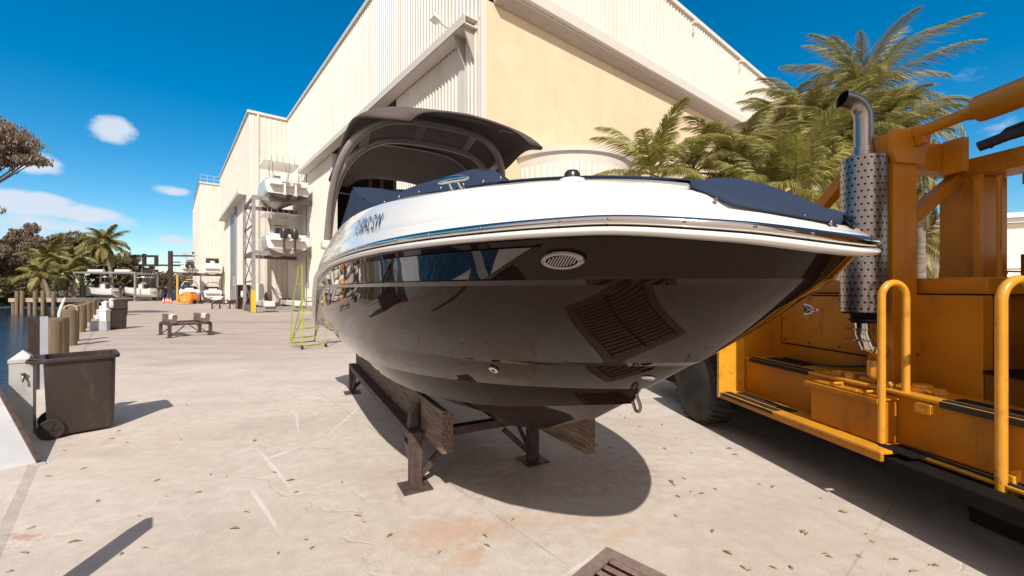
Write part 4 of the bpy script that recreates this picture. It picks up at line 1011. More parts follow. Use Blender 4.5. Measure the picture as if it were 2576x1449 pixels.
# hoop handrails
def hoop(a, b0, b1, ztop, zbot, r, name='hoop_handrail'):
    rad = (b1-b0)/2; bc_ = (b0+b1)/2
    pts = [T(a,b0,zbot)]+[T(a,bc_-rad*math.cos(math.pi*k/14),ztop-rad+rad*math.sin(math.pi*k/14)) for k in range(15)]+[T(a,b1,zbot)]
    mb = MB(); mb.tube(pts, r, 14); o = mb.build(name, M['yellow'], tk, smooth=True)
    for b in (b0,b1):
        m2 = MB(); m2.lathe(T(a,b,zbot), [(r*1.15,0),(r*1.15,.008),(r*1.02,.016)], 14); m2.build('weld_collar', M['black'], o, smooth=True)
hoop(3.23,.148,.365,1.75,.515,.026); hoop(2.58,.235,.50,1.76,.30,.029)
part('rail_bracket', M['yellow'], (2.55,2.61,.28,.33,.30,.56)); mb = MB(); mb.bar(T(2.58,.33,.55),T(2.35,.36,.66),.03,.06); mb.build('rail_bracket', M['yellow'], tk)
part('black_step', M['black'], (2.98,3.22,.10,.36,.505,.519))
# posts and overhead frame
part('frame_post', M['orange'], (3.38,3.6,.44,.665,.92,2.98))
part('frame_post', M['orange'], (3.40,3.66,1.26,1.60,.5,2.66)); part('post_flange', M['orange'], (3.34,3.40,1.23,1.27,.5,2.66)); 
mb = MB(); mb.prism([T(3.395,.40,2.80),T(3.395,.44,2.72),T(3.395,.70,2.72),T(3.395,.78,2.98),T(3.395,.70,3.03),T(3.395,.40,2.98)], (-.04,0,0)); mb.build('gusset_plate', M['orange'], tk, bevel=.004)
part('clevis_bracket', M['orange'], (3.28,3.35,.60,.66,2.86,3.0)); 
part('cross_girder', M['orange'], (3.45,3.62,.67,1.26,2.70,2.93))
part('gusset_plate', M['orange'], (3.30,3.45,1.0,1.06,2.66,2.94))
mb = MB(); mb.bar(T(3.52,.67,2.22),T(3.52,1.24,2.66),.09,.10,up=(1,0,0)); mb.build('diagonal_brace', M['orange'], tk, bevel=.006)
mb = MB(); mb.bar(T(3.66,.56,2.95),T(5.1,.56,1.75),.10,.10,up=(0,1,0)); mb.build('diagonal_brace', M['orange'], tk, bevel=.006)
mb = MB(); mb.prism([T(3.70,1.30,1.79),T(3.70,1.55,1.79),T(3.70,1.55,2.66),T(3.70,1.42,2.66)], (-.03,0,0)); mb.build('tapered_plate', M['orange'], tk, bevel=.003)
part('pipe_guard', M['orange'], (3.30,3.34,1.16,1.20,1.55,2.6))
# hydraulic cylinder running forward over the side
mb = MB(); mb.tube([T(3.35,.62,2.96),T(2.95,.62,2.985)], .045, 14); hc = mb.build('cylinder_rod', M['orange'], tk, smooth=True)
mb = MB(); mb.tube([T(3.02,.62,2.98),T(2.96,.62,2.985),T(2.94,.62,2.985),T(.2,.62,3.12)], [.05,.07,.095,.095], 20); mb.build('hydraulic_cylinder', M['orange'], tk, smooth=True, angle=60)
part('top_rail', M['orange'], (.4,3.66,1.30,1.62,2.665,2.82)); part('top_rail', M['orange'], (.2,3.4,1.75,1.95,2.6,2.8))
mb = MB(); mb.tube([T(3.3,1.15,2.86),T(3.15,1.2,2.90),T(2.9,1.28,2.93),T(1.5,1.35,2.96)], .04, 10); mb.tube([T(3.3,1.25,2.86),T(3.2,1.28,2.97),T(3.0,1.3,3.0),T(1.5,1.5,3.02)], .022, 8)
mb.build('hydraulic_hose', M['rubber_hose'], tk, smooth=True)
# cab end and body block behind the steps (unseen cab, mast and an added block shade the frame)
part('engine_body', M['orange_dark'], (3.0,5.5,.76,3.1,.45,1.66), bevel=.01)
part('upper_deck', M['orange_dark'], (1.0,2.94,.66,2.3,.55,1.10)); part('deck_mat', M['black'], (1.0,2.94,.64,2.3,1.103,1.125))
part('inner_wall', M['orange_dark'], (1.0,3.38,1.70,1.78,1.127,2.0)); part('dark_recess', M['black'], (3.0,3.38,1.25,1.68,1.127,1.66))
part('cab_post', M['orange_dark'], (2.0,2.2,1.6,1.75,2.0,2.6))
mb = MB(); mb.tube([T(3.2,1.2,2.6),T(3.2,1.2,1.65),T(3.15,1.25,1.58),T(3.1,1.35,1.56)], .018, 8); mb.build('side_pipe', M['orange'], tk, smooth=True)
part('chassis', M['black'], (-6.5,7.5,.20,3.2,.30,.43), bevel=.01)
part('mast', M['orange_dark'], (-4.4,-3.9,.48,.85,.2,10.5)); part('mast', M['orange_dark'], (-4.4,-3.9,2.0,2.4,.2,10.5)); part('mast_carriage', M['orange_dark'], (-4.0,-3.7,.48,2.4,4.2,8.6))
part('cab_body', M['orange_dark'], (-2.4,1.0,.33,2.3,.62,4.6), bevel=.03); part('shade_block', M['orange_dark'], (-2.0,.9,.28,2.3,4.82,6.1), bevel=.03); part('cab_roof', M['orange_dark'], (-2.6,.9,.47,2.4,4.62,4.8)); part('cab_window', M['window'], (-2.2,.7,.315,.329,2.6,4.2), bevel=0)  # unseen cab shaped, and block above it added, to shade the posts
part('front_step', M['orange'], (-3.2,1.19,.0,.32,.40,.51))
# oil filters and pump bits on the upper step
for k, b in enumerate((.45,.56)):
    mb = MB(); mb.lathe(T(3.55,b,.96), [(.045,0),(.048,.01),(.048,.125),(.040,.14),(.01,.142)], 20); mb.build('oil_filter', M['yellow'], tk, smooth=True, angle=50)
part('filter_bracket', M['orange'], (3.48,3.62,.38,.62,.917,.955))
rq = random.Random(3)
for k, (a, b, r_, h_) in enumerate(((3.86,.42,.055,.03),(3.72,.40,.04,.045),(3.42,.42,.06,.035),(3.30,.46,.07,.035),(3.22,.50,.085,.05),(3.12,.52,.06,.035))):
    mb = MB(); mb.lathe(T(a,b,.917), [(r_,0),(r_,h_*.5),(r_*.8,h_*.6),(r_*.75,h_),(r_*.2,h_+.006)], 14); v = mb.build('pump_flange', M['yellow'], tk, smooth=True, angle=40)
    for j in range(5):
        t = 2*math.pi*j/5+.3; mb = MB(); mb.lathe(T(a+r_*.88*math.cos(t), b+r_*.88*math.sin(t), .917+h_*.5), [(.009,0),(.009,.012)], 6); mb.build('bolt', M['orange'], v)
mb = MB(); mb.tube([T(3.9,.5,.93),T(3.7,.52,.95),T(3.4,.55,.94),T(3.1,.42,.94)], .014, 8); mb.build('oil_pipe', M['yellow'], tk, smooth=True)
part('valve_block', M['yellow'], (3.00,3.10,.27,.33,.80,.87), (3.02,3.08,.25,.29,.82,.85), bevel=.008)
part('belly_shade_box', M['black'], (-6,2.9,.45,3.0,.09,.295), bevel=.02)  # black box added so the ground under the machine stays dark
for a_, z_ in ((3.78,1.60),(4.05,1.60),(4.4,1.60),(4.72,1.60),(3.78,1.14),(4.05,1.14),(4.4,1.14),(4.72,1.14),(3.76,1.37),(4.74,1.37)):
    mb = MB(); mb.lathe(T(a_,.642,z_), [(.010,0),(.010,.008)], 6, axis='y'); mb.build('hatch_bolt', M['rust_steel'], ht)
for k in range(0):
    mb = MB(); b_ = .60-.035*k; mb.tube([T(3.36,b_,1.0),T(3.34,b_+.01,1.25+.1*k),T(3.37,b_-.01,1.7),T(3.36,b_,2.3),T(3.37,b_+.02,2.75)], .011, 7); mb.build('hydraulic_hose', M['rubber_hose'], tk, smooth=True)
mb = MB(); mb.tube([T(4.7,.60,.935),T(4.2,.57,.94),T(3.95,.58,.97),T(3.7,.60,1.02),T(3.64,.63,1.08)], .012, 7); mb.build('hydraulic_hose', M['rubber_hose'], tk, smooth=True)
# wheel
def wheel(a, b, rad, wd):
    c = T(a, b, rad)
    mb = MB(); pr = [(rad*.56,0),(rad*.66,.008),(rad*.90,.02),(rad*.985,.05),(rad,.09),(rad,wd-.09),(rad*.985,wd-.05),(rad*.90,wd-.02),(rad*.56,wd)]
    mb.lathe(c+Vector((0,0,0)), [(r_,-x) for r_, x in pr], 40, axis='y'); 
    for k in range(34):
        t = 2*math.pi*k/34; ca, sa_ = math.cos(t), math.sin(t)
        for s_ in (0,1):
            y0, y1 = (-.03,-wd*.47) if s_ == 0 else (-wd*.53,-wd+.03)
            tt = t+(.09 if s_ else 0); mb.bar(c+Vector((math.cos(tt)*rad*.985,y0,math.sin(tt)*rad*.985)), c+Vector((math.cos(tt+.06)*rad*1.0,y1,math.sin(tt+.06)*rad*1.0)), .045, .035, up=(math.cos(tt),0,math.sin(tt)))
    w_ = mb.build('wheel', M['tyre'], tk, smooth=True, angle=35)
    mb = MB(); mb.lathe(c, [(rad*.57,-.02),(rad*.55,.0),(rad*.50,-.01),(rad*.46,-.06),(rad*.28,-.10),(rad*.25,-.05),(rad*.12,-.04),(rad*.02,-.03)], 30, axis='y'); rm = mb.build('rim', M['rim'], w_, smooth=True, angle=35)
    for k in range(10):
        t = 2*math.pi*k/10; mb = MB(); mb.lathe(c+Vector((rad*.34*math.cos(t),-.085,rad*.34*math.sin(t))), [(.018,0),(.018,.03)], 6, axis='y'); mb.build('wheel_nut', M['rust_steel'], w_)
wheel(5.50,-.02,.465,.36); wheel(-2.0,.05,.465,.34)
# exhaust: perforated heat shield, pipe with elbow, clamp, turbo outlet
ec = T(3.516,.31,0); ecx = ec
mb = MB(); nr, na, rad = 24, 24, .158; z0, z1 = 1.515, 2.79
rh = random.Random(2); cell = (z1-z0)/nr
def cyl(t, z, r_=rad): return ec+Vector((r_*math.cos(t), r_*math.sin(t), z))
for j in range(nr):
    for k in range(na):
        t0 = 2*math.pi*(k+(.5 if j % 2 else 0))/na; dt = 2*math.pi/na; zc0 = z0+cell*j
        if 0 < j < nr-1 or True:
            outer = [(t0,zc0),(t0+dt/2,zc0),(t0+dt,zc0),(t0+dt,zc0+cell/2),(t0+dt,zc0+cell),(t0+dt/2,zc0+cell),(t0,zc0+cell),(t0,zc0+cell/2)]
            ctr = (t0+dt/2, zc0+cell/2); hr = .0088
            ang = [R(-135+45*q) for q in range(8)]
            inn = [(ctr[0]+hr/rad*math.cos(a), ctr[1]+hr*math.sin(a)) for a in ang]
            vs = [cyl(*o_) for o_ in outer]+[cyl(*i_) for i_ in inn]+[cyl(i_[0], i_[1], rad-.012) for i_ in inn]
            fs = [(q,(q+1)%8,(q+1)%8+8,q+8) for q in range(8)]+[(q+8,(q+1)%8+8,(q+1)%8+16,q+16) for q in range(8)]
            mb.add(vs, fs)
ex = mb.build('heat_shield', M['chrome_dull'], tk, smooth=True, angle=50)
mb = MB(); mb.lathe(ec, [(.146,1.50),(.146,2.795),(.06,2.80)], 24); mb.build('muffler', M['black'], ex)
mb = MB(); mb.lathe(ec, [(.075,2.70),(.075,2.86),(.068,2.865)], 24); mb.lathe(ec, [(.078,2.84),(.078,2.88)], 24); mb.build('pipe_clamp', M['chrome_dull'], ex, smooth=True, angle=40)
elb = [ec+Vector((0,0,2.85)), ec+Vector((0,0,3.0)), ec+Vector((0,0,3.12))]
dirb = Vector((.15,.99,0)).normalized()
for k in range(1, 7):
    a = R(75*k/6); elb.append(ec+Vector((0,0,3.12))+dirb*(.16*(1-math.cos(a)))+Vector((0,0,.16*math.sin(a))))
elb.append(elb[-1]+dirb*.06+Vector((0,0,.016)))
mb = MB(); mb.tube(elb, .068, 24, cap=False); mb.tube([e for e in reversed(elb)], .062, 24, cap=False); mb.build('exhaust_pipe', M['chrome_dull'], ex, smooth=True, angle=50)
mb = MB(); mb.lathe(ec, [(.085,1.42),(.09,1.50)], 20); mb.lathe(ec, [(.10,1.44),(.10,1.452)], 20); mb.build('exhaust_flange', M['black'], ex, smooth=True, angle=40)
mb = MB(); mb.tube([ec+Vector((0,0,1.42)), ec+Vector((0,0,1.33)), ec+Vector((-.02,-.02,1.24)), ec+Vector((-.05,-.12,1.18)), ec+Vector((-.06,-.34,1.17))], [.062,.062,.066,.066,.06], 18)
mb.build('exhaust_elbow', M['chrome'], ex, smooth=True)
for z in (1.36,1.27):
    mb = MB(); mb.lathe(ec+Vector((0,0,z)), [(.072,0),(.072,.012)], 20); mb.bar(ec+Vector((.06,0,z+.006)), ec+Vector((.13,.03,z+.006)), .02,.012); mb.build('band_clamp', M['chrome_dull'], ex, smooth=True, angle=40)
mb = MB(); mb.lathe(T(3.44,.659,1.17), [(.10,.0),(.10,.014),(.03,.016)], 24, axis='y'); mb.build('wall_flange', M['orange'], tk, smooth=True, angle=40)
for j in range(6):
    t = 2*math.pi*j/6; mb = MB(); mb.lathe(T(3.44+.082*math.cos(t),.643,1.17+.082*math.sin(t)), [(.009,0),(.009,.008)], 6, axis='y'); mb.build('flange_bolt', M['rust_steel'], tk)
BR = R(38.95)
AX = Vector((-.629,.778,0)); BX = Vector((.778,.629,0))
# ------------------------------------------------------------------ wheeled bins
def make_bin(label, loc, rz, group=None):
    t = thing('wheeled_bin', label, 'bin', loc, rz, group)
    def ring(hx, hy, z, r_, n=5, ox=0):
        pts = []
        for cx_, cy_, a0 in ((1,1,0),(-1,1,90),(-1,-1,180),(1,-1,270)):
            for k in range(n):
                a = R(a0+90*k/(n-1)); pts.append(Vector((ox+cx_*(hx-r_)+r_*math.cos(a), cy_*(hy-r_)+r_*math.sin(a), z)))
        return pts
    mb = MB(); mb.grid([ring(.265,.235,.03,.05,ox=.01), ring(.28,.248,.10,.06,ox=.01), ring(.30,.268,.90,.06), ring(.285,.255,.90,.06), ring(.23,.205,.12,.05,ox=.015)], close=True)
    mb.add(ring(.23,.205,.12,.05,ox=.015), [tuple(range(20))]); mb.add(ring(.265,.235,.03,.05,ox=.01), [tuple(reversed(range(20)))])
    mb.build('body', M['bin'], t, smooth=True, angle=35)
    mb = MB(); mb.grid([ring(.305,.272,.865,.06), ring(.335,.30,.872,.07), ring(.34,.305,.895,.07), ring(.335,.30,.915,.07), ring(.29,.258,.915,.06), ring(.288,.255,.885,.06)], close=True)
    mb.build('rim', M['bin'], t, smooth=True, angle=50)
    mb = MB(); mb.tube([(-.30,-.22,.87),(-.40,-.22,.885),(-.42,-.18,.885),(-.42,.18,.885),(-.40,.22,.885),(-.30,.22,.87)], .016, 8); mb.build('handle', M['bin'], t, smooth=True)
    mb = MB(); mb.tube([(-.33,-.16,.90),(-.39,-.16,.915),(-.39,.16,.915),(-.33,.16,.90)], .02, 8); mb.build('lid_hinge', M['bin'], t, smooth=True)
    for s in (-1,1):
        mb = MB(); mb.lathe((-.24,s*.262,.115), [(.02,-.028),(.105,-.028),(.115,-.018),(.115,.018),(.105,.028),(.02,.028)], 24, axis='y'); w_ = mb.build('wheel', M['tyre'], t, smooth=True, angle=35)
        mb = MB(); mb.lathe((-.24,s*.279,.115), [(.03,-.014),(.075,-.012),(.08,.012),(.03,.014)], 18, axis='y')
        for k in range(5):
            a = 2*math.pi*k/5; mb.bar((-.24,s*.293,.115),(-.24+.08*math.cos(a),s*.293,.115+.08*math.sin(a)),.02,.008)
        mb.build('hub', M['bin'], w_, smooth=True, angle=35)
    mb = MB(); mb.tube([(-.24,-.25,.115),(-.24,.25,.115)], .012, 8); mb.build('axle', M['galv'], t)
    return t
b1 = make_bin('large open brown wheeled bin on the concrete by the metal pedestal', (-5.24,5.12,0), R(47), 'wheeled bins along the quay')
b2 = copy_tree(b1); b2.location = (-25.6,27.6,0); b2.scale = (1.12,)*3; b2.rotation_euler = (0,0,R(40)); b2['label'] = 'dark wheeled bin standing beyond the second white dock pedestal'
b3 = copy_tree(b1); b3.location = (-17.0,18.1,0); b3.rotation_euler = (0,0,R(60)); b3['label'] = 'brown bin half hidden behind the nearest white dock pedestal'

# ------------------------------------------------------------------ galvanised box pedestal, ramp plate, posts
t = thing('dock_pedestal', 'weathered galvanised box pedestal with pyramid cap left of the big brown bin', 'pedestal', (-5.66,4.88,0), R(41))
t.scale = (.74,.74,1.0)
mb = MB(); mb.bb((-.125,-.125,0),(.125,.125,.86)); mb.build('post_body', M['galv'], t, bevel=.004)
mb = MB(); mb.bb((-.135,-.135,.862),(.135,.135,.90)); mb.add([(-.135,-.135,.90),(.135,-.135,.90),(.135,.135,.90),(-.135,.135,.90),(0,0,1.0)], [(0,1,4),(1,2,4),(2,3,4),(3,0,4)]); mb.build('cap', M['galv'], t)
mb = MB(); mb.tube([(.03,-.125,.70),(.03,-.19,.70),(.03,-.20,.68),(.03,-.20,.65)], .013, 8); mb.lathe((.03,-.165,.715), [(.02,0),(.022,.03),(.006,.034)], 10); mb.bar((-.0,-.17,.74),(.06,-.17,.74),.012)
mb.build('tap', M['chrome_dull'], t, smooth=True, angle=40)
t = thing('bollard_post', 'tall pale blue grey steel H pile behind the brown bin', 'steel pile', (-7.98,7.1,0), R(48))
t.scale = (.72,.72,1)
mb = MB(); mb.bb((.03,-.10,-1.5),(.16,.10,1.24)); mb.build('flange', M['grey_paint'], t)
mb = MB(); mb.bb((-.16,-.06,-1.5),(.029,.06,1.24)); mb.build('web', M['bin'], t)
t = thing('steel_frame', 'low blue grey steel frame between the box pedestal and the bin', 'frame', (-5.62,5.35,0), R(20))
mb = MB(); mb.bb((-.10,-.06,0),(-.02,.06,.56)); mb.build('upright', M['grey_paint'], t, bevel=.003)
mb = MB(); mb.bb((-.12,.20,.0),(.1,.24,.78)); mb.build('back_plate', M['grey_paint'], t)
for z in (.50,.34):
    mb = MB(); mb.bb((-.02,-.03,z),(.28,.03,z+.05)); mb.build('rung', M['grey_paint'], t)
mb = MB(); mb.bb((.02,-.03,.06),(.05,.03,.5)); mb.build('upright', M['grey_paint'], t)
mb = MB(); mb.bar((-.06,-.06,.10),(.26,-.03,.28),.02); mb.build('black_rod', M['rub_black'], t)
mb = MB(); mb.tube([(.02,-.08,.80)]+[(.02+.05*math.sin(a),-.08,.76+.045*math.cos(a)) for a in [math.pi*k/6 for k in range(12)]]+[(-.02,-.08,.62)], .010, 6); mb.build('shackle', M['chrome_dull'], t, smooth=True)
t = thing('ramp_plate', 'sloping aluminium ramp sheet at the left edge in front of the box pedestal', 'ramp', (-4.60,4.10,0), 0)
mb = MB(); P = [Vector(p) for p in ((-.0,0,.02),(-.36,-.42,.02),(-1.9,-.1,.95),(-1.35,.62,.95))]
nn_ = (P[1]-P[0]).cross(P[3]-P[0]).normalized(); nn_ = nn_ if nn_.z > 0 else -nn_
mb.prism([P[0],P[1],P[2],P[3]], -nn_*.03); mb.build('sheet', M['alum'], t, bevel=.002)
mb = MB(); mb.bar(P[0]+nn_*.012,P[3]+nn_*.012,.03,.03); mb.build('edge_strip', M['rust_steel'], t)
mb = MB(); mb.prism([(.07,-.0,.004),(-.36,-.50,.004),(-.42,-.44,.004),(-.02,.05,.004)], (0,0,.012)); mb.build('foot_flange', M['alum'], t)
# pole behind the camera's left shoulder whose shadow falls on the slab
t = thing('dock_pole', 'white dock pole outside the picture that throws the slanting shadow at the lower left', 'pole', (-2.50,1.72,0), 0)
mb = MB(); mb.bb((-.07,-.07,0),(.07,.07,1.12)); mb.build('post_body', M['white_paint'], t)
mb = MB(); mb.prism([(-.07,-.07,1.121),(.07,-.07,1.121),(.07,-.07,1.17),(-.03,-.07,1.30),(-.07,-.07,1.28)], (0,.14,0)); mb.build('cap', M['white_paint'], t)

# ------------------------------------------------------------------ timber piles
PG = 'timber piles along the quay'
plist = [(9.0,.13,1.02,'narrow orange brown timber pile right beside the steel H pile'),(9.75,.17,1.04,'thickest timber pile with pale face behind the brown bin'),(10.6,.13,1.0,'timber pile touching the right side of the thickest pile'),
 (12.6,.17,1.10,'greenish timber pile with the white dock line hung on it'),(13.7,.14,1.14,'timber pile third gap along, dark right side'),(16.6,.17,1.08,'timber pile in the middle of the row'),(18.2,.14,1.05,'timber pile just left of the nearest white pedestal'),
 (21.5,.16,1.0,'timber pile behind the white pedestal'),(24,.14,1.0,'timber pile between the two white pedestals'),(28,.16,.95,'far timber pile beside the second bin'),(31,.14,.95,'far timber pile at the end of the quay row'),(36,.16,.9,'last timber pile before the far dock')]
mb = MB(); mb.tube([(0,0,-2.2),(.005,0,-.5),(0,.006,.5),(0,0,.985),(0,0,1.0)], [1.0,1.0,.98,.96,.90], 16); pm = mb.build('pile', M['timber_v'], None, smooth=True, angle=50)
for i, (y, r_, h, lab) in enumerate(plist):
    o = pm if i == 0 else pm.copy()
    if i: col.objects.link(o)
    o.name = 'timber_pile'; o.location = (qx(y)-.42, y, 0); o.scale = (r_,r_,h); o.rotation_euler = (R(rnd.uniform(-1,1)),R(rnd.uniform(-1,1)),rnd.uniform(0,6)); tag(o, lab, 'pile', PG)
t = thing('dock_line_bundle', 'white dock line draped over a timber pile with a tan loop', 'rope', (qx(12.6)-.42,12.6,1.10), R(40))
mb = MB(); mb.tube([(-.22,-.05,-.28),(-.21,-.05,-.1),(-.17,-.04,.1),(-.12,-.02,.28),(-.10,0,.36)], [.03,.04,.035,.02,.012], 8); mb.build('white_line', M['towel'], t, smooth=True)
mb = MB(); mb.tube([(-.12,-.05,.02)]+[(.02+.13*math.cos(a),-.05,.03+.10*math.sin(a)) for a in [math.pi-math.pi*k/8 for k in range(9)]]+[(.16,-.05,-.03)], .022, 8); mb.build('tan_loop', M['bird'], t, smooth=True)

# white pedestals with pyramid caps
def pedestal(label, loc, rz):
    t = thing('power_pedestal', label, 'pedestal', loc, rz, 'white dock power pedestals')
    mb = MB(); mb.bb((-.13,-.13,.0),(.13,.13,.80)); mb.build('post_body', M['white_paint'], t, bevel=.01)
    mb = MB(); mb.bb((-.15,-.15,.80),(.15,.15,.84)); mb.add([(-.15,-.15,.84),(.15,-.15,.84),(.15,.15,.84),(-.15,.15,.84),(0,0,.98)], [(0,1,4),(1,2,4),(2,3,4),(3,0,4)]); mb.build('cap', M['white_paint'], t)
    mb = MB(); mb.bb((-.22,-.20,.45),(-.1,-.1,.62)); mb.bb((-.27,-.22,.30),(.05,-.132,.40)); mb.build('socket_box', M['white_paint'], t, bevel=.01)
    mb = MB(); mb.bb((-.30,-.34,0),(.30,-.14,.40)); bx_ = mb.build('base_cabinet', M['grey_paint'], t, bevel=.01)
    mb = MB(); mb.bb((-.24,-.349,.08),(.24,-.342,.32)); mb.build('cabinet_door', M['grey_paint'], bx_, bevel=.005)
    return t
pedestal('nearest white dock pedestal with pyramid cap on a grey cabinet', (-17.0,17.6,0), R(10))
pedestal('second white dock pedestal, just left of the far dark bin', (-26.6,27.6,0), R(10))
pedestal('third and smallest white dock pedestal above the second bin', (-33.2,35,0), R(10))

# ------------------------------------------------------------------ small stands with bunks
def small_stand(label, loc, rz, ln=1.5, wd=1.2, hh=.42, towel=True):
    t = thing('boat_stand', label, 'boat stand', loc, rz, 'empty boat stands in the yard')
    for x in (0,-ln):
        for y in (-wd/2,wd/2):
            mb = MB(); mb.bb((x-.05,y-.05,0),(x+.05,y+.05,hh)); lg = mb.build('leg', M['rust_steel'], t)
            mb = MB(); mb.bb((x-.11,y-.11,0),(x+.11,y+.11,.014)); mb.build('base_plate', M['rust_steel'], lg)
            s = 1 if y < 0 else -1
            mb = MB(); mb.bar((x,y+s*.05,.06),(x,y+s*.42,hh-.02),.035); mb.build('leg_brace', M['rust_steel'], lg)
        mb = MB(); mb.bb((x-.05,-wd/2,hh),(x+.05,wd/2,hh+.08)); mb.build('cross_beam', M['rust_steel'], t)
    for y in (-wd/2,wd/2):
        mb = MB(); mb.bb((-ln+.055,y-.05,hh+.002),(-.055,y+.05,hh+.078)); mb.build('side_rail', M['rust_steel'], t)
        yy = y*.80
        mb = MB(); mb.bb((-ln-.1,yy-.06,hh+.082),(.15,yy+.06,hh+.36)); bk = mb.build('bunk', M['timber'], t, bevel=.01)
        if towel:
            mb = MB(); n = 9; rows = []
            for i in range(n+1):
                x = .165-.62*i/n; w_ = .02*math.sin(i*2.1+y)
                rows.append([Vector((x,yy-.075,hh+.22+w_*2)),Vector((x,yy-.07,hh+.37)),Vector((x,yy,hh+.39+w_*.6)),Vector((x,yy+.07,hh+.37)),Vector((x,yy+.078,hh+.26-w_*2))])
            mb.grid(rows); mb.build('carpet', M['towel'], bk, smooth=True)
    return t
small_stand('empty brown boat stand with two towel covered bunks out on the open concrete', (-11.62,15.25,0), R(-41))
small_stand('small far boat stand beside the rack, grey bunks', tuple(G(556,777)), R(-75), 1.6, 1.35)

# ------------------------------------------------------------------ yard boats
def yard_boat(label, loc, rz, L_=8.5, B=2.8, hull='hull_white', bottom='hull_tan', top='t_top', eng=2, em='outboard_black', group=None, cover=None, dark_seat=True):
    t = thing('powerboat', label, 'powerboat', loc, rz, group)
    n = 18
    def st(i):
        u = i/n; f = (1-u**2.6)**.75 if u < 1 else 0; return u, f
    def row(i, s):
        u, f = st(i); x = u*L_; rise = .55*u**3
        return [Vector((x+.0*L_,0,.0+.62*u**4)), Vector((x,s*B*.22*f,.14+.55*u**3.2)), Vector((x,s*B*.43*f,.42+rise)), Vector((x,s*B*.465*f,.62+rise*.9)), Vector((x,s*B*.5*f,1.35+.35*u*u))]
    for nm, ia, ib, m_ in (('hull_bottom',0,3,bottom),('hull_side',2,5,hull)):
        mb = MB()
        for s in (-1,1):
            rows = [row(i,s)[ia:ib] for i in range(n+1)]; mb.grid(rows if s < 0 else rows[::-1])
        if nm == 'hull_bottom':
            a = row(0,-1); b = row(0,1); mb.add([a[0],a[1],a[2],b[2],b[1]], [(0,1,2,3,4)])
        else:
            a = row(0,-1); b = row(0,1); mb.add([a[2],a[3],a[4],b[4],b[3],b[2]], [(0,1,2,3,4,5)])
        mb.build(nm, M[m_], t, smooth=True, angle=30)
    mb = MB(); rows = []
    for i in range(n+1):
        a = row(i,-1)[4]; b = row(i,1)[4]; rows.append([a, a.lerp(b,.08)+Vector((0,0,.05)), a.lerp(b,.12)+Vector((0,0,-.12 if i < n*.7 else .04)), a.lerp(b,.88)+Vector((0,0,-.12 if i < n*.7 else .04)), a.lerp(b,.92)+Vector((0,0,.05)), b])
    mb.grid(rows); mb.build('deck', M['gel_white'], t)
    mb = MB(); mb.bb((-.45,-B*.40,.98),(.02,B*.40,1.06)); mb.bb((.03,-B*.45,1.25),(.35,B*.45,1.50)); mb.build('transom', M['gel_white'], t, bevel=.02)
    if eng:
        for k in range(eng):
            y = (k-(eng-1)/2)*.72
            e = MB(); e.lathe((-.55,y,1.15), [(.14,-.05),(.24,.0),(.27,.22),(.25,.55),(.19,.68),(.05,.72)], 14); e_ = e.build('outboard', M[em], t, smooth=True, angle=40)
            e = MB(); e.prism([(-.68,y-.06,.25),(-.42,y-.06,.25),(-.40,y-.06,1.12),(-.72,y-.06,1.12)], (0,.12,0)); e.bb((-.80,y-.1,.22),(-.40,y+.1,.26)); e.build('outboard_leg', M['outboard_white' if em == 'outboard_white' else 'chrome_dull'], e_)
            e = MB(); e.lathe((-.78,y,.12), [(.02,-.12),(.07,-.05),(.08,.2),(.02,.28)], 10, axis='x')
            for q in range(3): a = 2*math.pi*q/3; e.bar((-.78,y,.12),(-.74,y+.17*math.cos(a),.12+.17*math.sin(a)),.09,.012)
            e.build('propeller', M['chrome_dull'], e_)
    if top == 't_top':
        mb = MB(); mb.prism([(L_*.30,-.45,1.3),(L_*.48,-.45,1.3),(L_*.45,-.45,2.1),(L_*.38,-.45,2.5),(L_*.33,-.45,2.1)], (0,.9,0)); mb.build('console', M['gel_white'], t, bevel=.03)
        mb = MB(); mb.bb((L_*.385,-.40,2.0),(L_*.392,.40,2.55)); mb.build('windscreen', M['window'], t)
        mb = MB(); mb.bb((L_*.20,-B*.40,3.22),(L_*.52,B*.40,3.31)); mb.build('hard_top', M['gel_white'], t, bevel=.03)
        mb = MB()
        for x in (.29,.45):
            for y in (-.62,.62): mb.tube([(L_*x,y*.8,1.35),(L_*x,y*.9,2.6),(L_*(x-.02),y,3.22)], .028, 6)
        mb.build('top_frame', M['galv'], t)
        mb = MB()
        for y in (-.8,-.4,0,.4,.8): mb.tube([(L_*.2,y,3.2),(L_*.185,y,3.62)], .025, 5)
        mb.build('rod_holders', M['galv'], t)
        mb = MB(); mb.tube([(L_*.3,-.9,3.31),(L_*.22,-1.05,5.0)], .015, 5); mb.build('antenna', M['gel_white'], t)
        mb = MB(); mb.tube([(L_*.3,.9,3.31),(L_*.22,1.05,4.9)], .015, 5); mb.build('antenna', M['gel_white'], t)
        mb = MB(); mb.lathe((L_*.4,0,3.32), [(.22,0),(.24,.12),(.1,.22)], 14); mb.build('radar_dome', M['gel_white'], t)
        if dark_seat:
            mb = MB(); mb.bb((L_*.20,-.55,1.3),(L_*.27,.55,2.15)); mb.build('leaning_seat', M['outboard_black'], t, bevel=.04)
    elif top == 'tower':
        mb = MB(); mb.tube([(L_*.38,-B*.44,1.4),(L_*.44,-B*.40,2.2),(L_*.46,-B*.25,2.75),(L_*.46,B*.25,2.75),(L_*.44,B*.40,2.2),(L_*.38,B*.44,1.4)], .06, 8); mb.build('tower_arch', M['gel_white'], t, smooth=True)
        mb = MB(); mb.prism([(L_*.20,-B*.43,1.42),(L_*.6,-B*.36,1.5),(L_*.45,-B*.3,2.05),(L_*.35,-B*.36,1.95)], (0,B*.80,0)); mb.build('boat_cover', M['outboard_black' if cover is None else cover], t, bevel=.05)
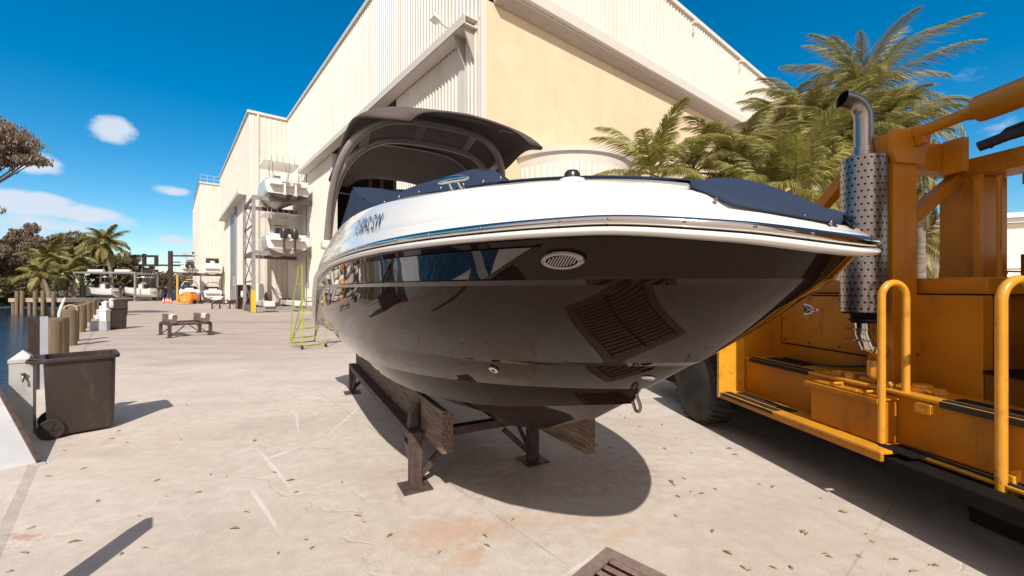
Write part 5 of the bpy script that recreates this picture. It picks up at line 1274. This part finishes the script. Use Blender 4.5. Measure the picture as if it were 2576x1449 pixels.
        mb = MB(); mb.bb((.2,-.6,1.5),(.5,.6,1.72)); mb.build('sun_pad', M['gel_white'], t, bevel=.04)
    elif top == 'cabin':
        mb = MB(); mb.prism([(.5,-B*.42,1.4),(L_*.62,-B*.30,1.55),(L_*.45,-B*.32,2.55),(L_*.18,-B*.36,2.55)], (0,B*.78,0)); mb.build('cabin', M['gel_white'], t, bevel=.05)
        mb = MB(); mb.bb((L_*.09,-B*.36,1.95),(L_*.095,-B*.12,2.35)); mb.bb((L_*.09,B*.12,1.95),(L_*.095,B*.36,2.35)); mb.build('cabin_window', M['window'], t)
        mb = MB(); mb.bb((L_*.10,-B*.38,2.56),(L_*.46,B*.36,2.66)); mb.build('hard_top', M['brown_stuff'], t, bevel=.02)
        mb = MB(); mb.bb((.1,-B*.42,1.45),(.4,B*.42,1.62)); mb.build('sun_pad', M['gel_white'], t, bevel=.04)
    return t
# the tall galvanised rack by the bay
RL = Vector((-18.75,30.6,0))
rk = thing('boat_rack', 'tall galvanised three tier boat rack with yellow post guard by the warehouse bay', 'boat rack', RL, BR)
RWd, RD, RT, RM_ = 4.1, 4.8, 8.55, 4.35
for x in (0,RWd):
    for y in (0,RD):
        mb = MB(); mb.bb((x-.11,y-.11,0),(x+.11,y+.11,RT)); pt = mb.build('post', M['rack_grey'], rk)
        mb = MB(); mb.bb((x-.2,y-.2,0),(x+.2,y+.2,.03)); mb.build('post_foot', M['rack_brown'], pt)
mb = MB(); mb.bb((-.125,-.16,.02),(.125,-.112,1.62)); mb.bb((-.16,-.16,.02),(-.112,.125,1.62)); mb.build('post_guard', M['guard_yellow'], rk)
for z in (RT-.30,RM_-.1,.12):
    for y in (-.02,RD+.02):
        mb = MB(); mb.bb((.112,y-.07,z),(RWd-.112,y+.07,z+.30)); mb.build('beam', M['rack_grey' if y < 0 else 'rack_brown'], rk)
    for x in (0,RWd):
        mb = MB(); mb.bb((x-.06,.112,z),(x+.06,RD-.112,z+.24)); mb.build('side_beam', M['rack_brown'], rk)
for x in (0,RWd):
    for z0_, z1_ in ((.3,2.3),(2.3,4.2),(4.5,6.4),(6.4,8.2)):
        mb = MB(); mb.bar((x,.1,z0_),(x,RD-.1,z1_),.05); mb.bar((x,.1,z1_),(x,RD-.1,z0_),.05); mb.build('cross_brace', M['rack_brown'], rk)
    for z in (2.3,6.4):
        mb = MB(); mb.bb((x-.04,.112,z-.05),(x+.04,RD-.112,z+.05)); mb.build('side_beam', M['rack_brown'], rk)
text_obj('level_number', 'L3', .22, M['letter'], rk, (.35,-.094,RT-.26), (R(90),0,0)); text_obj('level_number', 'L2', .22, M['letter'], rk, (.35,-.094,RM_-.06), (R(90),0,0))
HB = BR+R(90)
YG = 'powerboats stored on the tall rack'
p = RL+BX*2.1-AX*.9; yard_boat('dark bottomed powerboat with white twin outboards on the top tier of the tall rack', (p.x,p.y,RT-.25), HB, 9.5, 3.1, 'hull_white', 'hull_dark', 't_top', 2, 'outboard_white', YG, dark_seat=False)
p = RL+BX*2.1-AX*.7; yard_boat('white powerboat with black twin outboards on the middle tier of the tall rack', (p.x,p.y,RM_-.05), HB, 8.5, 2.9, 'hull_white', 'hull_tan', 't_top', 2, 'outboard_black', YG)
for k, (x, lab) in enumerate(((1.0,'left grey covered bunk on the ground tier of the tall rack'),(3.0,'right grey covered bunk on the ground tier of the tall rack'))):
    p = RL+BX*x; mb = MB(); mb.bb((-.35,-.3,.43),(.35,5.0,.80)); o = mb.build('storage_bunk', M['towel'], None, bevel=.05); o.location = p; o.rotation_euler = (0,0,BR); tag(o, lab, 'bunk', 'bunks on the ground tier')
# clutter at the foot of the bay wall
p = Vector((-24.2,35.4,0))+BX*1.6
t = thing('open_cupboard', 'dark open cupboard holding a white outboard under the tall rack', 'cupboard', p, BR)
mb = MB(); mb.bb((-.65,0,0),(-.6,.6,2.1)); mb.bb((.3,0,0),(.35,.6,2.1)); mb.bb((-.6,.55,0),(.3,.6,2.1)); mb.bb((-.6,0,2.05),(.3,.55,2.1)); mb.bb((-.6,0,1.0),(.3,.55,1.04)); mb.build('carcass', M['brown_stuff'], t)
mb = MB(); mb.lathe((-.15,.3,1.05), [(.2,0),(.24,.2),(.2,.5),(.05,.55)], 12); mb.build('outboard_cowl', M['outboard_white'], t, smooth=True)
for dx, w_, h, m_, nm, lab, ct in ((1.05,.62,2.2,'white_paint','tall_cabinet','tall cream cabinet beside the open cupboard','cabinet'),(1.75,.5,1.45,'brown_stuff','brown_cabinet','lower brown cabinet right of the cream one','cabinet')):
    t = thing(nm, lab, ct, p+BX*dx, BR); mb = MB(); mb.bb((-w_/2,0,0),(w_/2,.5,h)); mb.build('carcass', M[m_], t, bevel=.01)
    mb = MB(); mb.bb((-w_/2+.05,-.02,.1),(w_/2-.05,-.003,h-.1)); mb.build('door', M[m_], t, bevel=.01)
for k in range(3):
    t = thing('oil_drum', ('first','second','third')[k]+' rusty brown drum in the row right of the cabinets', 'drum', p+BX*(2.8+.72*k), 0, 'rusty drums')
    mb = MB(); mb.lathe((0,0,0), [(.29,0),(.3,.02),(.29,.3),(.31,.32),(.29,.34),(.29,.6),(.31,.62),(.29,.64),(.3,.9),(.27,.9),(.27,.87)], 18); mb.build('drum_body', M['brown_stuff'], t, smooth=True, angle=40)
    mb = MB(); mb.tube([(.12,0,.88),(.12,0,.93)], .04, 8); mb.build('bung', M['rust_steel'], t)
# rolling ladder in lime green
t = thing('safety_ladder', 'lime yellow rolling safety ladder behind the stern of the dark motorboat', 'ladder', (-5.93,12.35,0), R(-40))
Wd = .34
for s in (-1,1):
    mb = MB(); mb.tube([(-.45,s*Wd,.10),(.30,s*Wd,1.45)], .019, 8); mb.tube([(.30,s*Wd,.12),(.30,s*Wd,1.45)], .019, 8); mb.build('side_frame', M['lime'], t)
    mb = MB(); mb.tube([(-.62,s*Wd,.10),(-.42,s*Wd,.14)], .016, 8); mb.tube([(-.45,s*(Wd+.02),.12),(-.30,s*(Wd+.02),1.2),(.05,s*(Wd+.02),2.05),(.10,s*(Wd+.02),2.30),(.18,s*(Wd+.02),2.38),(.34,s*(Wd+.02),2.38),(.34,s*(Wd+.02),1.45)], .017, 8); mb.tube([(.0,s*(Wd+.02),1.85),(.34,s*(Wd+.02),1.85)], .014, 8); mb.build('handrail', M['lime'], t)
    mb = MB(); mb.lathe((.30,s*Wd,.06), [(.03,-.02),(.06,-.015),(.06,.015),(.03,.02)], 14, axis='y'); mb.build('caster', M['tyre'], t)
for k in range(5):
    z = .28+.27*k; x = -.45+.75*(z-.10)/1.35; mb = MB(); mb.bb((x-.04,-Wd,z-.012),(x+.14,Wd,z+.012)); mb.build('tread', M['lime'], t)
mb = MB(); mb.bb((.20,-Wd,1.45),(.62,Wd,1.475)); mb.build('platform', M['lime'], t)
mb = MB(); mb.tube([(-.45,-Wd,.12),(-.45,Wd,.12)], .017, 8); mb.tube([(.30,-Wd,.12),(.30,Wd,.12)], .017, 8); mb.tube([(-.45,-Wd,.12),(.30,-Wd,.12)], .017, 8); mb.tube([(-.45,Wd,.12),(.30,Wd,.12)], .017, 8); mb.tube([(-.45,-Wd,.12),(.3,-Wd,.9)], .014, 8); mb.build('base_frame', M['lime'], t)

# ------------------------------------------------------------------ far rack with four boats
R2 = Vector((-40.9,51.5,0)); A2 = R(36)
rk2 = thing('boat_rack', 'low far boat rack with yellow corner post in front of the end wall', 'boat rack', R2, A2)
rk2.scale = (.66,.66,.92)
c2 = lambda x, y: R2+Matrix.Rotation(A2,3,'Z')@Vector((x*.66,y*.66,0))
for x in (0,3.5,7.0):
    for y in (0,4):
        mb = MB(); mb.bb((x-.1,y-.1,0),(x+.1,y+.1,3.75)); mb.build('post', M['guard_yellow' if (x == 0 and y == 0) else 'rack_brown'], rk2)
for y in (0,4):
    mb = MB(); mb.bb((-.1,y-.11,3.76),(7.1,y+.11,4.05)); mb.build('beam', M['rack_brown'], rk2)
mb = MB(); mb.bb((.11,-.1,.1),(3.39,.1,.3)); mb.build('beam', M['rack_brown'], rk2)
HG = 'powerboats on the low far rack'; h2 = A2+R(90)
for x, z, lab, kw in ((1.9,3.75,'white powerboat with dark outboards on the upper left of the far rack',dict(L_=8,B=2.7,top='t_top',eng=2,em='outboard_black',bottom='hull_dark')),
    (5.3,3.85,'white cabin boat with brown top on the upper right of the far rack',dict(L_=8,B=2.7,top='cabin',eng=0)),
    (1.8,.55,'white boat with black cover and arch on the lower left of the far rack',dict(L_=8,B=2.8,top='tower',eng=0)),
    (5.4,.45,'brown covered boat in shade on the lower right of the far rack',dict(L_=8,B=2.7,top='tower',eng=0,cover='brown_stuff'))):
    p = c2(x, -.6); yard_boat(lab, (p.x,p.y,z*.92), h2, group=HG, **kw).scale = (.72,.72,.80)
# far rack on the left bank side with two boats broadside
R3 = Vector((-60.2,58.0,0)); A3 = R(4)
rk3 = thing('boat_rack', 'open grey frame rack beside the bank trees holding two white boats', 'boat rack', R3, A3)
c3 = lambda x, y: R3+Matrix.Rotation(A3,3,'Z')@Vector((x,y,0))
for x in (0,7.9):
    for y in (0,4):
        mb = MB(); mb.bb((x-.1,y-.1,0),(x+.1,y+.1,3.9)); mb.build('post', M['rack_grey'], rk3)
for y in (0,4):
    mb = MB(); mb.bb((-.1,y-.1,3.91),(8.0,y+.1,4.15)); mb.build('beam', M['rack_grey'], rk3)
for x in (0,7.9):
    mb = MB(); mb.bb((x-.08,.1,3.91),(x+.08,3.9,4.1)); mb.build('side_beam', M['rack_grey'], rk3)
mb = MB(); mb.bb((-.1,-.12,.35),(8.0,.12,.55)); mb.build('beam', M['rack_brown'], rk3)
for x, lab in ((4.3,'left white centre console boat in the open grey rack'),(9.4,'right white centre console boat in the open grey rack')):
    p = c3(x, 1.6); yard_boat(lab, (p.x,p.y,.60), A3+R(172), 5.2, 2.0, 'hull_white', 'hull_white', 't_top', 1, 'outboard_black', 'boats in the open grey rack').scale = (.92,.92,.85)
for k, (x, lab) in enumerate(((2.6,'left white carpeted bunk lying on top of the open grey rack'),(6.1,'right white carpeted bunk lying on top of the open grey rack'))):
    mb = MB(); mb.bb((-1.0,-.2,0),(1.0,.2,.3)); o = mb.build('storage_bunk', M['towel'], None, bevel=.04); q = c3(x, .3); o.location = (q.x,q.y,4.16); o.rotation_euler = (0,0,A3); tag(o, lab, 'bunk', 'bunks on the open grey rack')

# dark forklift far down the yard
t = thing('yard_forklift', 'dark brown marina forklift silhouette with raised mast at the end of the yard', 'forklift', (-55.6,64,0), R(8))
mb = MB(); mb.bb((-1.0,0,.5),(-.45,.5,5.2)); mb.bb((.45,0,.5),(1.0,.5,5.2)); mb.bb((-.44,.1,.5),(.44,.4,5.0)); mb.build('mast', M['bin'], t)
mb = MB(); mb.bb((-1.6,-.3,5.22),(-1.35,.3,6.9)); mb.bb((1.35,-.3,5.22),(1.6,.3,6.9)); mb.bb((-1.34,-.3,6.6),(1.34,.3,6.9)); mb.bb((-1.34,-.3,5.22),(1.34,.3,5.5)); mb.bb((-.3,-.3,5.51),(-.05,.3,7.1)); mb.build('carriage', M['bin'], t)
mb = MB(); mb.bb((-2.0,-.5,4.3),(1.8,-.02,4.7)); mb.build('cross_head', M['bin'], t)
mb = MB(); mb.bb((1.62,-.2,5.25),(5.3,.0,5.5)); mb.build('arm', M['bin'], t)
mb = MB(); mb.bb((-2.8,.5,.5),(2.2,4.5,1.9)); mb.bb((-2.4,1.0,1.92),(-.8,3.5,3.1)); mb.build('chassis', M['bin'], t, bevel=.05)
for x in (-2.6,2.0):
    mb = MB(); mb.lathe((x,.9,.65), [(.2,-.3),(.6,-.3),(.65,-.2),(.65,.2),(.6,.3),(.2,.3)], 20, axis='x'); mb.build('wheel', M['tyre'], t)
t = thing('jib_post', 'black upright jib post with braces between the dark forklift and the far rack', 'post', (-49.8,61.5,0), R(8))
mb = MB(); mb.bb((-.22,-.2,0),(.22,.2,7.3)); mb.build('column', M['bin'], t)
mb = MB(); mb.bb((.23,-.1,6.5),(3.2,.1,6.7)); mb.bb((2.9,-.1,6.72),(3.1,.1,7.2)); mb.bb((.23,-.1,5.6),(1.3,.1,5.75)); mb.build('arm', M['bin'], t)
mb = MB(); mb.bar((-.1,-.25,4.6),(-1.5,-.25,1.2),.1); mb.bar((.23,-.1,4.2),(2.6,-.1,4.0),.18); mb.build('brace', M['bin'], t)
# blue container, far parked boat, orange lift, cones, worker
c = W(413,750,66)
t = thing('rubbish_skip', 'blue rubbish skip with white lettering at the end of the yard', 'skip', (c.x,66,0), R(5))
mb = MB(); mb.prism([(-1.2,-.8,0),(1.6,-.8,0),(2.0,-.8,1.5),(-1.2,-.8,1.7)], (0,1.8,0)); mb.build('skip_body', M['blue_bin'], t, bevel=.03)
mb = MB(); mb.bb((-.8,-.83,.9),(.5,-.805,1.0)); mb.bb((-.6,-.83,1.1),(.2,-.805,1.3)); mb.bb((-.9,-.83,.72),(.6,-.805,.78)); mb.build('lettering', M['white_paint'], t)
yard_boat('far white boat with curved canopy behind the blue skip', (-55.0,76,.2), R(170), 6.5, 2.3, top='t_top', eng=0)
c = G(474,765)
t = thing('boat_lift_tug', 'small bright orange yard tug in front of the lower left rack boat', 'tug', (c.x,c.y,0), R(-5))
mb = MB(); mb.bb((-.62,-.5,.28),(.62,.9,.98)); mb.build('tug_body', M['lift_orange'], t, bevel=.06)
mb = MB(); mb.bb((-.42,-.3,.99),(.42,.6,1.45)); mb.bb((-.78,-.52,.55),(-.63,.5,1.15)); mb.bb((.63,-.52,.55),(.78,.5,1.15)); mb.build('hood', M['lift_orange'], t, bevel=.05)
mb = MB(); mb.bb((-.85,-.9,.06),(.85,-.52,.26)); mb.build('bumper', M['lift_orange'], t, bevel=.03)
mb = MB(); mb.tube([(0,-.56,.45),(0,-.50,.45)], .08, 12); mb.build('headlight', M['white_paint'], t)
for x in (-.6,.6):
    mb = MB(); mb.lathe((x,.2,.24), [(.1,-.1),(.22,-.1),(.24,-.05),(.24,.05),(.22,.1),(.1,.1)], 16, axis='x'); mb.build('wheel', M['tyre'], t)
cone0 = None
for k, (px, py, lab) in enumerate(((411,764,'leftmost of the four traffic cones by the rack post'),(418,763,'second traffic cone from the left by the rack post'),(423,764,'third traffic cone from the left by the rack post'),(429,764,'rightmost of the four traffic cones by the rack post'))):
    c = G(px, py)
    if cone0 is None:
        cone0 = thing('traffic_cone', lab, 'cone', (c.x,c.y,0), 0, 'traffic cones')
        mb = MB(); mb.lathe((0,0,.03), [(.15,0),(.03,.68),(.02,.69)], 14); mb.build('cone_body', M['cone'], cone0, smooth=True, angle=50)
        mb = MB(); mb.lathe((0,0,.03), [(.103,.3),(.074,.46)], 14); mb.build('reflective_band', M['white_paint'], cone0)
        mb = MB(); mb.bb((-.2,-.2,0),(.2,.2,.03)); mb.build('base', M['cone'], cone0)
    else:
        cc = copy_tree(cone0); cc.location = (c.x,c.y,0); cc['label'] = lab
def person(label, loc, rz):
    t = thing('person', label, 'person', loc, rz)
    V = [(0,0,.93),(.02,0,1.08),(.16,0,1.28),(.30,0,1.42),(.38,0,1.50),(.46,0,1.58),   # pelvis..head, leaning forward
         (-.02,.10,.88),(.05,.12,.48),(-.03,.13,.07),(.12,.13,.03), (-.02,-.10,.88),(-.02,-.13,.46),(-.14,-.14,.07),(.01,-.14,.03),
         (.26,.19,1.38),(.36,.22,1.12),(.52,.16,.95),(.58,.14,.90),(.26,-.19,1.38),(.38,-.22,1.12),(.56,-.16,.98),(.62,-.14,.94)]
    E = [(0,1),(1,2),(2,3),(3,4),(4,5),(0,6),(6,7),(7,8),(8,9),(0,10),(10,11),(11,12),(12,13),(3,14),(14,15),(15,16),(16,17),(3,18),(18,19),(19,20),(20,21)]
    rad = [.14,.14,.15,.14,.06,.095,.09,.065,.045,.04,.09,.065,.045,.04,.06,.045,.035,.035,.06,.045,.035,.035]
    me = bpy.data.meshes.new('body'); me.from_pydata(V, E, []); o = bpy.data.objects.new('body', me); col.objects.link(o); o.parent = t
    sk = o.modifiers.new('skin', 'SKIN')
    for i, sv in enumerate(me.skin_vertices[0].data): sv.radius = (rad[i], rad[i]); sv.use_root = (i == 0)
    ss = o.modifiers.new('sub', 'SUBSURF'); ss.levels = 1; ss.render_levels = 2
    me.materials.append(M['skin'])
    mb = MB(); mb.tube([(.0,0,.98),(.08,0,1.15),(.20,0,1.32),(.31,0,1.44)], [.165,.175,.175,.12], 14)
    for s in (-1,1): mb.tube([(.26,s*.14,1.40),(.29,s*.22,1.30),(.34,s*.23,1.16)], [.085,.07,.065], 10)
    mb.build('shirt', M['shirt'], t, smooth=True)
    mb = MB()
    mb.tube([(-.02,.10,.98),(-.01,.11,.86),(.05,.12,.48),(-.03,.13,.10)], [.12,.11,.085,.07], 12); mb.tube([(-.02,-.10,.98),(-.02,-.11,.86),(-.02,-.13,.46),(-.14,-.14,.10)], [.12,.11,.085,.07], 12); mb.build('trousers', M['jeans'], t, smooth=True)
    mb = MB(); mb.sphere((.45,0,1.62), (.105,.10,.09)); mb.build('hair', M['bark'], t, smooth=True)
    mb = MB(); mb.sphere((.08,.13,.045), (.13,.055,.045)); mb.sphere((-.03,-.14,.045), (.13,.055,.045)); mb.build('shoes', M['black'], t, smooth=True)
    return t
c = G(502,763); person('person in a blue shirt leaning forward beside the orange tug', (c.x,c.y,0), R(15))
c = G(512,764)
t = thing('boat_trailer', 'grey trailer frame with a white part on it right of the leaning person', 'trailer', (c.x+.6,c.y+.2,0), R(5))
mb = MB()
for y in (-.4,.4): mb.bb((-1.3,y-.05,.35),(1.9,y+.05,.45))
for x in (-1.2,0,1.2): mb.bb((x-.05,-.34,.36),(x+.05,.34,.44))
mb.build('frame', M['rust_steel'], t)
for x in (-.6,.6):
    mb = MB(); mb.lathe((x,-.5,.25), [(.1,-.08),(.24,-.08),(.25,0),(.24,.08),(.1,.08)], 16, axis='y'); mb.build('wheel', M['tyre'], t)
mb = MB(); mb.prism([(.2,-.2,.46),(1.3,-.2,.46),(1.6,-.2,.9),(.6,-.2,.8)], (0,.4,0)); mb.build('white_part', M['white_paint'], t, bevel=.04)
# little dock on the far side of the canal
t = thing('far_dock', 'low concrete dock with piles jutting out below the bank palms', 'dock', (-50.5,46,0), R(-4))
mb = MB(); mb.bb((-3.2,-1.2,.35),(3.4,1.2,.75)); mb.build('slab', M['deck_wood'], t)
for x in (-2.9,-1.0,1.0,2.9):
    mb = MB(); mb.tube([(x,-1.0,-2),(x,-1.0,.34)], .14, 10); mb.build('support', M['timber_v'], t)
for k, x in enumerate((-1.9,-1.3,.2,1.1,2.3)):
    q = Vector((-50.5,46,0))+Matrix.Rotation(R(-4),3,'Z')@Vector((x,-1.42,0)); mb = MB(); mb.tube([(0,0,-2),(0,0,1.55+.1*math.sin(k*3))], .16, 10); o = mb.build('timber_pile', M['timber_v'], None, smooth=True, angle=50); o.location = q
    tag(o, ('leftmost','second from left','middle','second from right','rightmost')[k]+' timber pile standing at the far dock', 'pile', 'piles at the far dock')
# white van behind the orange frame
t = thing('parked_van', 'white van roof with black roof bars seen through the orange frame', 'van', (23.5,20,0), R(20))
mb = MB(); mb.prism([(-3,-1,.5),(3,-1,.5),(3,-1,1.4),(2.1,-1,2.35),(-3,-1,2.35)], (0,2,0)); mb.build('body', M['white_paint'], t, bevel=.08)
mb = MB(); mb.bb((-1.5,-1.02,1.5),(1.8,-1.005,2.05)); mb.build('window', M['window'], t)
for y in (-.7,.7):
    mb = MB(); mb.tube([(-2,y,2.36),(-1.9,y,2.5),(1.2,y,2.5),(1.3,y,2.36)], .04, 6); mb.build('roof_bar', M['black'], t)
for x in (-2,2):
    for y in (-.9,.9):
        mb = MB(); mb.lathe((x,y,.36), [(.15,-.1),(.34,-.1),(.36,0),(.34,.1),(.15,.1)], 18, axis='y'); mb.build('wheel', M['tyre'], t)
# warehouse: a stored boat inside the shed
p = Vector((-1.1,14.9,0))+BX*3.4+AX*14.5; yard_boat('white boat stored inside the dark shed opening, glimpsed under the canopy', (p.x,p.y,5.2), HB+R(-90), 6.5, 2.3, top=None, eng=0)

# ------------------------------------------------------------------ fallen leaves
def leaf_mesh(seed, L_=.055, w_=.022):
    r = random.Random(seed); mb = MB(); rows = []
    for i in range(7):
        u = i/6; ww = w_*math.sin(math.pi*min(1,max(.02,u)))**.8*(1-.25*u); cz_ = .012*math.sin(math.pi*u)*r.uniform(.6,1.5)+.001; tw_ = r.uniform(-.15,.15)
        rows.append([Vector(((u-.5)*L_*2, -ww, cz_+.010+tw_*ww)), Vector(((u-.5)*L_*2, 0, cz_)), Vector(((u-.5)*L_*2, ww, cz_+.012-tw_*ww))])
    mb.grid(rows); return mb
spots = [(10,1210),(78,1330),(160,1135),(188,1365),(365,1380),(590,1332),(700,1393),(785,1380),(770,1360),(915,1315),(1105,1392),(455,1108),(420,1250),(500,1240),(530,1195),(395,1210),(320,1115),(640,1110),(570,1200),(350,1300),(245,1262),(60,1393),(25,1440),
 (280,1105),(300,1085),(690,1190),(745,1240),(730,1210),(1220,1350),(1225,1375),(1690,1215),(1685,1210),(1695,1222),(1705,1250),(1738,1238),(1765,1243),(1800,1232),(1720,1205),(1910,1220),(1945,1226),(1700,1300),(1793,1338),(1830,1393),(1870,1430),(1886,1437),(1945,1430),(2020,1340),(2030,1345),(2085,1402),(2075,1395),(2065,1255),(2120,1290),(2160,1400),
 (2195,1365),(2180,1345),(2300,1440),(2350,1425),(1560,1045),(1572,1052),(1590,1042),(1610,1075),(1640,1085),(1665,1070),(1700,1105),(1672,1130),(1740,1140),(1835,1130),(1850,1145),(1500,1120),(1535,1128),(1655,1030),(1500,1440),(345,1025),(470,1020),(900,1300),(860,1215),(980,1350),(1290,1310),(1540,1420),(1990,1430),(2250,1410),(620,1290),(120,1200),(210,1180),(305,1395)]
vars_ = []
for k in range(4):
    o = leaf_mesh(40+k, .05+.01*(k % 2)).build('fallen_leaf', M['litter'], None, smooth=True); vars_.append(o)
rl = random.Random(12)
for i, (px, py) in enumerate(spots):
    c = G(px, py); o = vars_[i] if i < 4 else vars_[i % 4].copy()
    if i >= 4: col.objects.link(o)
    s = rl.uniform(.25,.6); o.location = (c.x,c.y,.003); o.rotation_euler = (rl.uniform(-.12,.12), rl.uniform(-.12,.12), rl.uniform(0,6.3)); o.scale = (s,s*rl.uniform(.8,1.1),s)
    tag(o, 'small dry yellow brown leaf lying on the pale concrete', 'leaf', 'fallen leaves scattered on the concrete')
# far wood that closes the horizon behind the yard and the bank
rw_ = random.Random(9); mb = MB()
for _ in range(26000):
    u = rw_.random(); x = -125+u*330; d = 96+8*math.sin(x*.05)+rw_.random()*8; top = 3.4+1.8*noise.noise((x*.08,0,3))+1.2*noise.noise((x*.3,0,5)); z = top*rw_.random()**.6
    if -60 < x < 200 and x > -40: d += 20
    s = rw_.uniform(.25,.6); n3 = Vector((rw_.uniform(-1,1),rw_.uniform(-1,.2),rw_.uniform(-.2,1))).normalized(); a = n3.orthogonal().normalized()*s; b = n3.cross(a)*.7; p = Vector((x,d,z))
    mb.add([p-a,p-b,p+a,p+b], [(0,1,2,3)])
tag(mb.build('far_wood', M['leaf_dark'], None), kind='stuff')
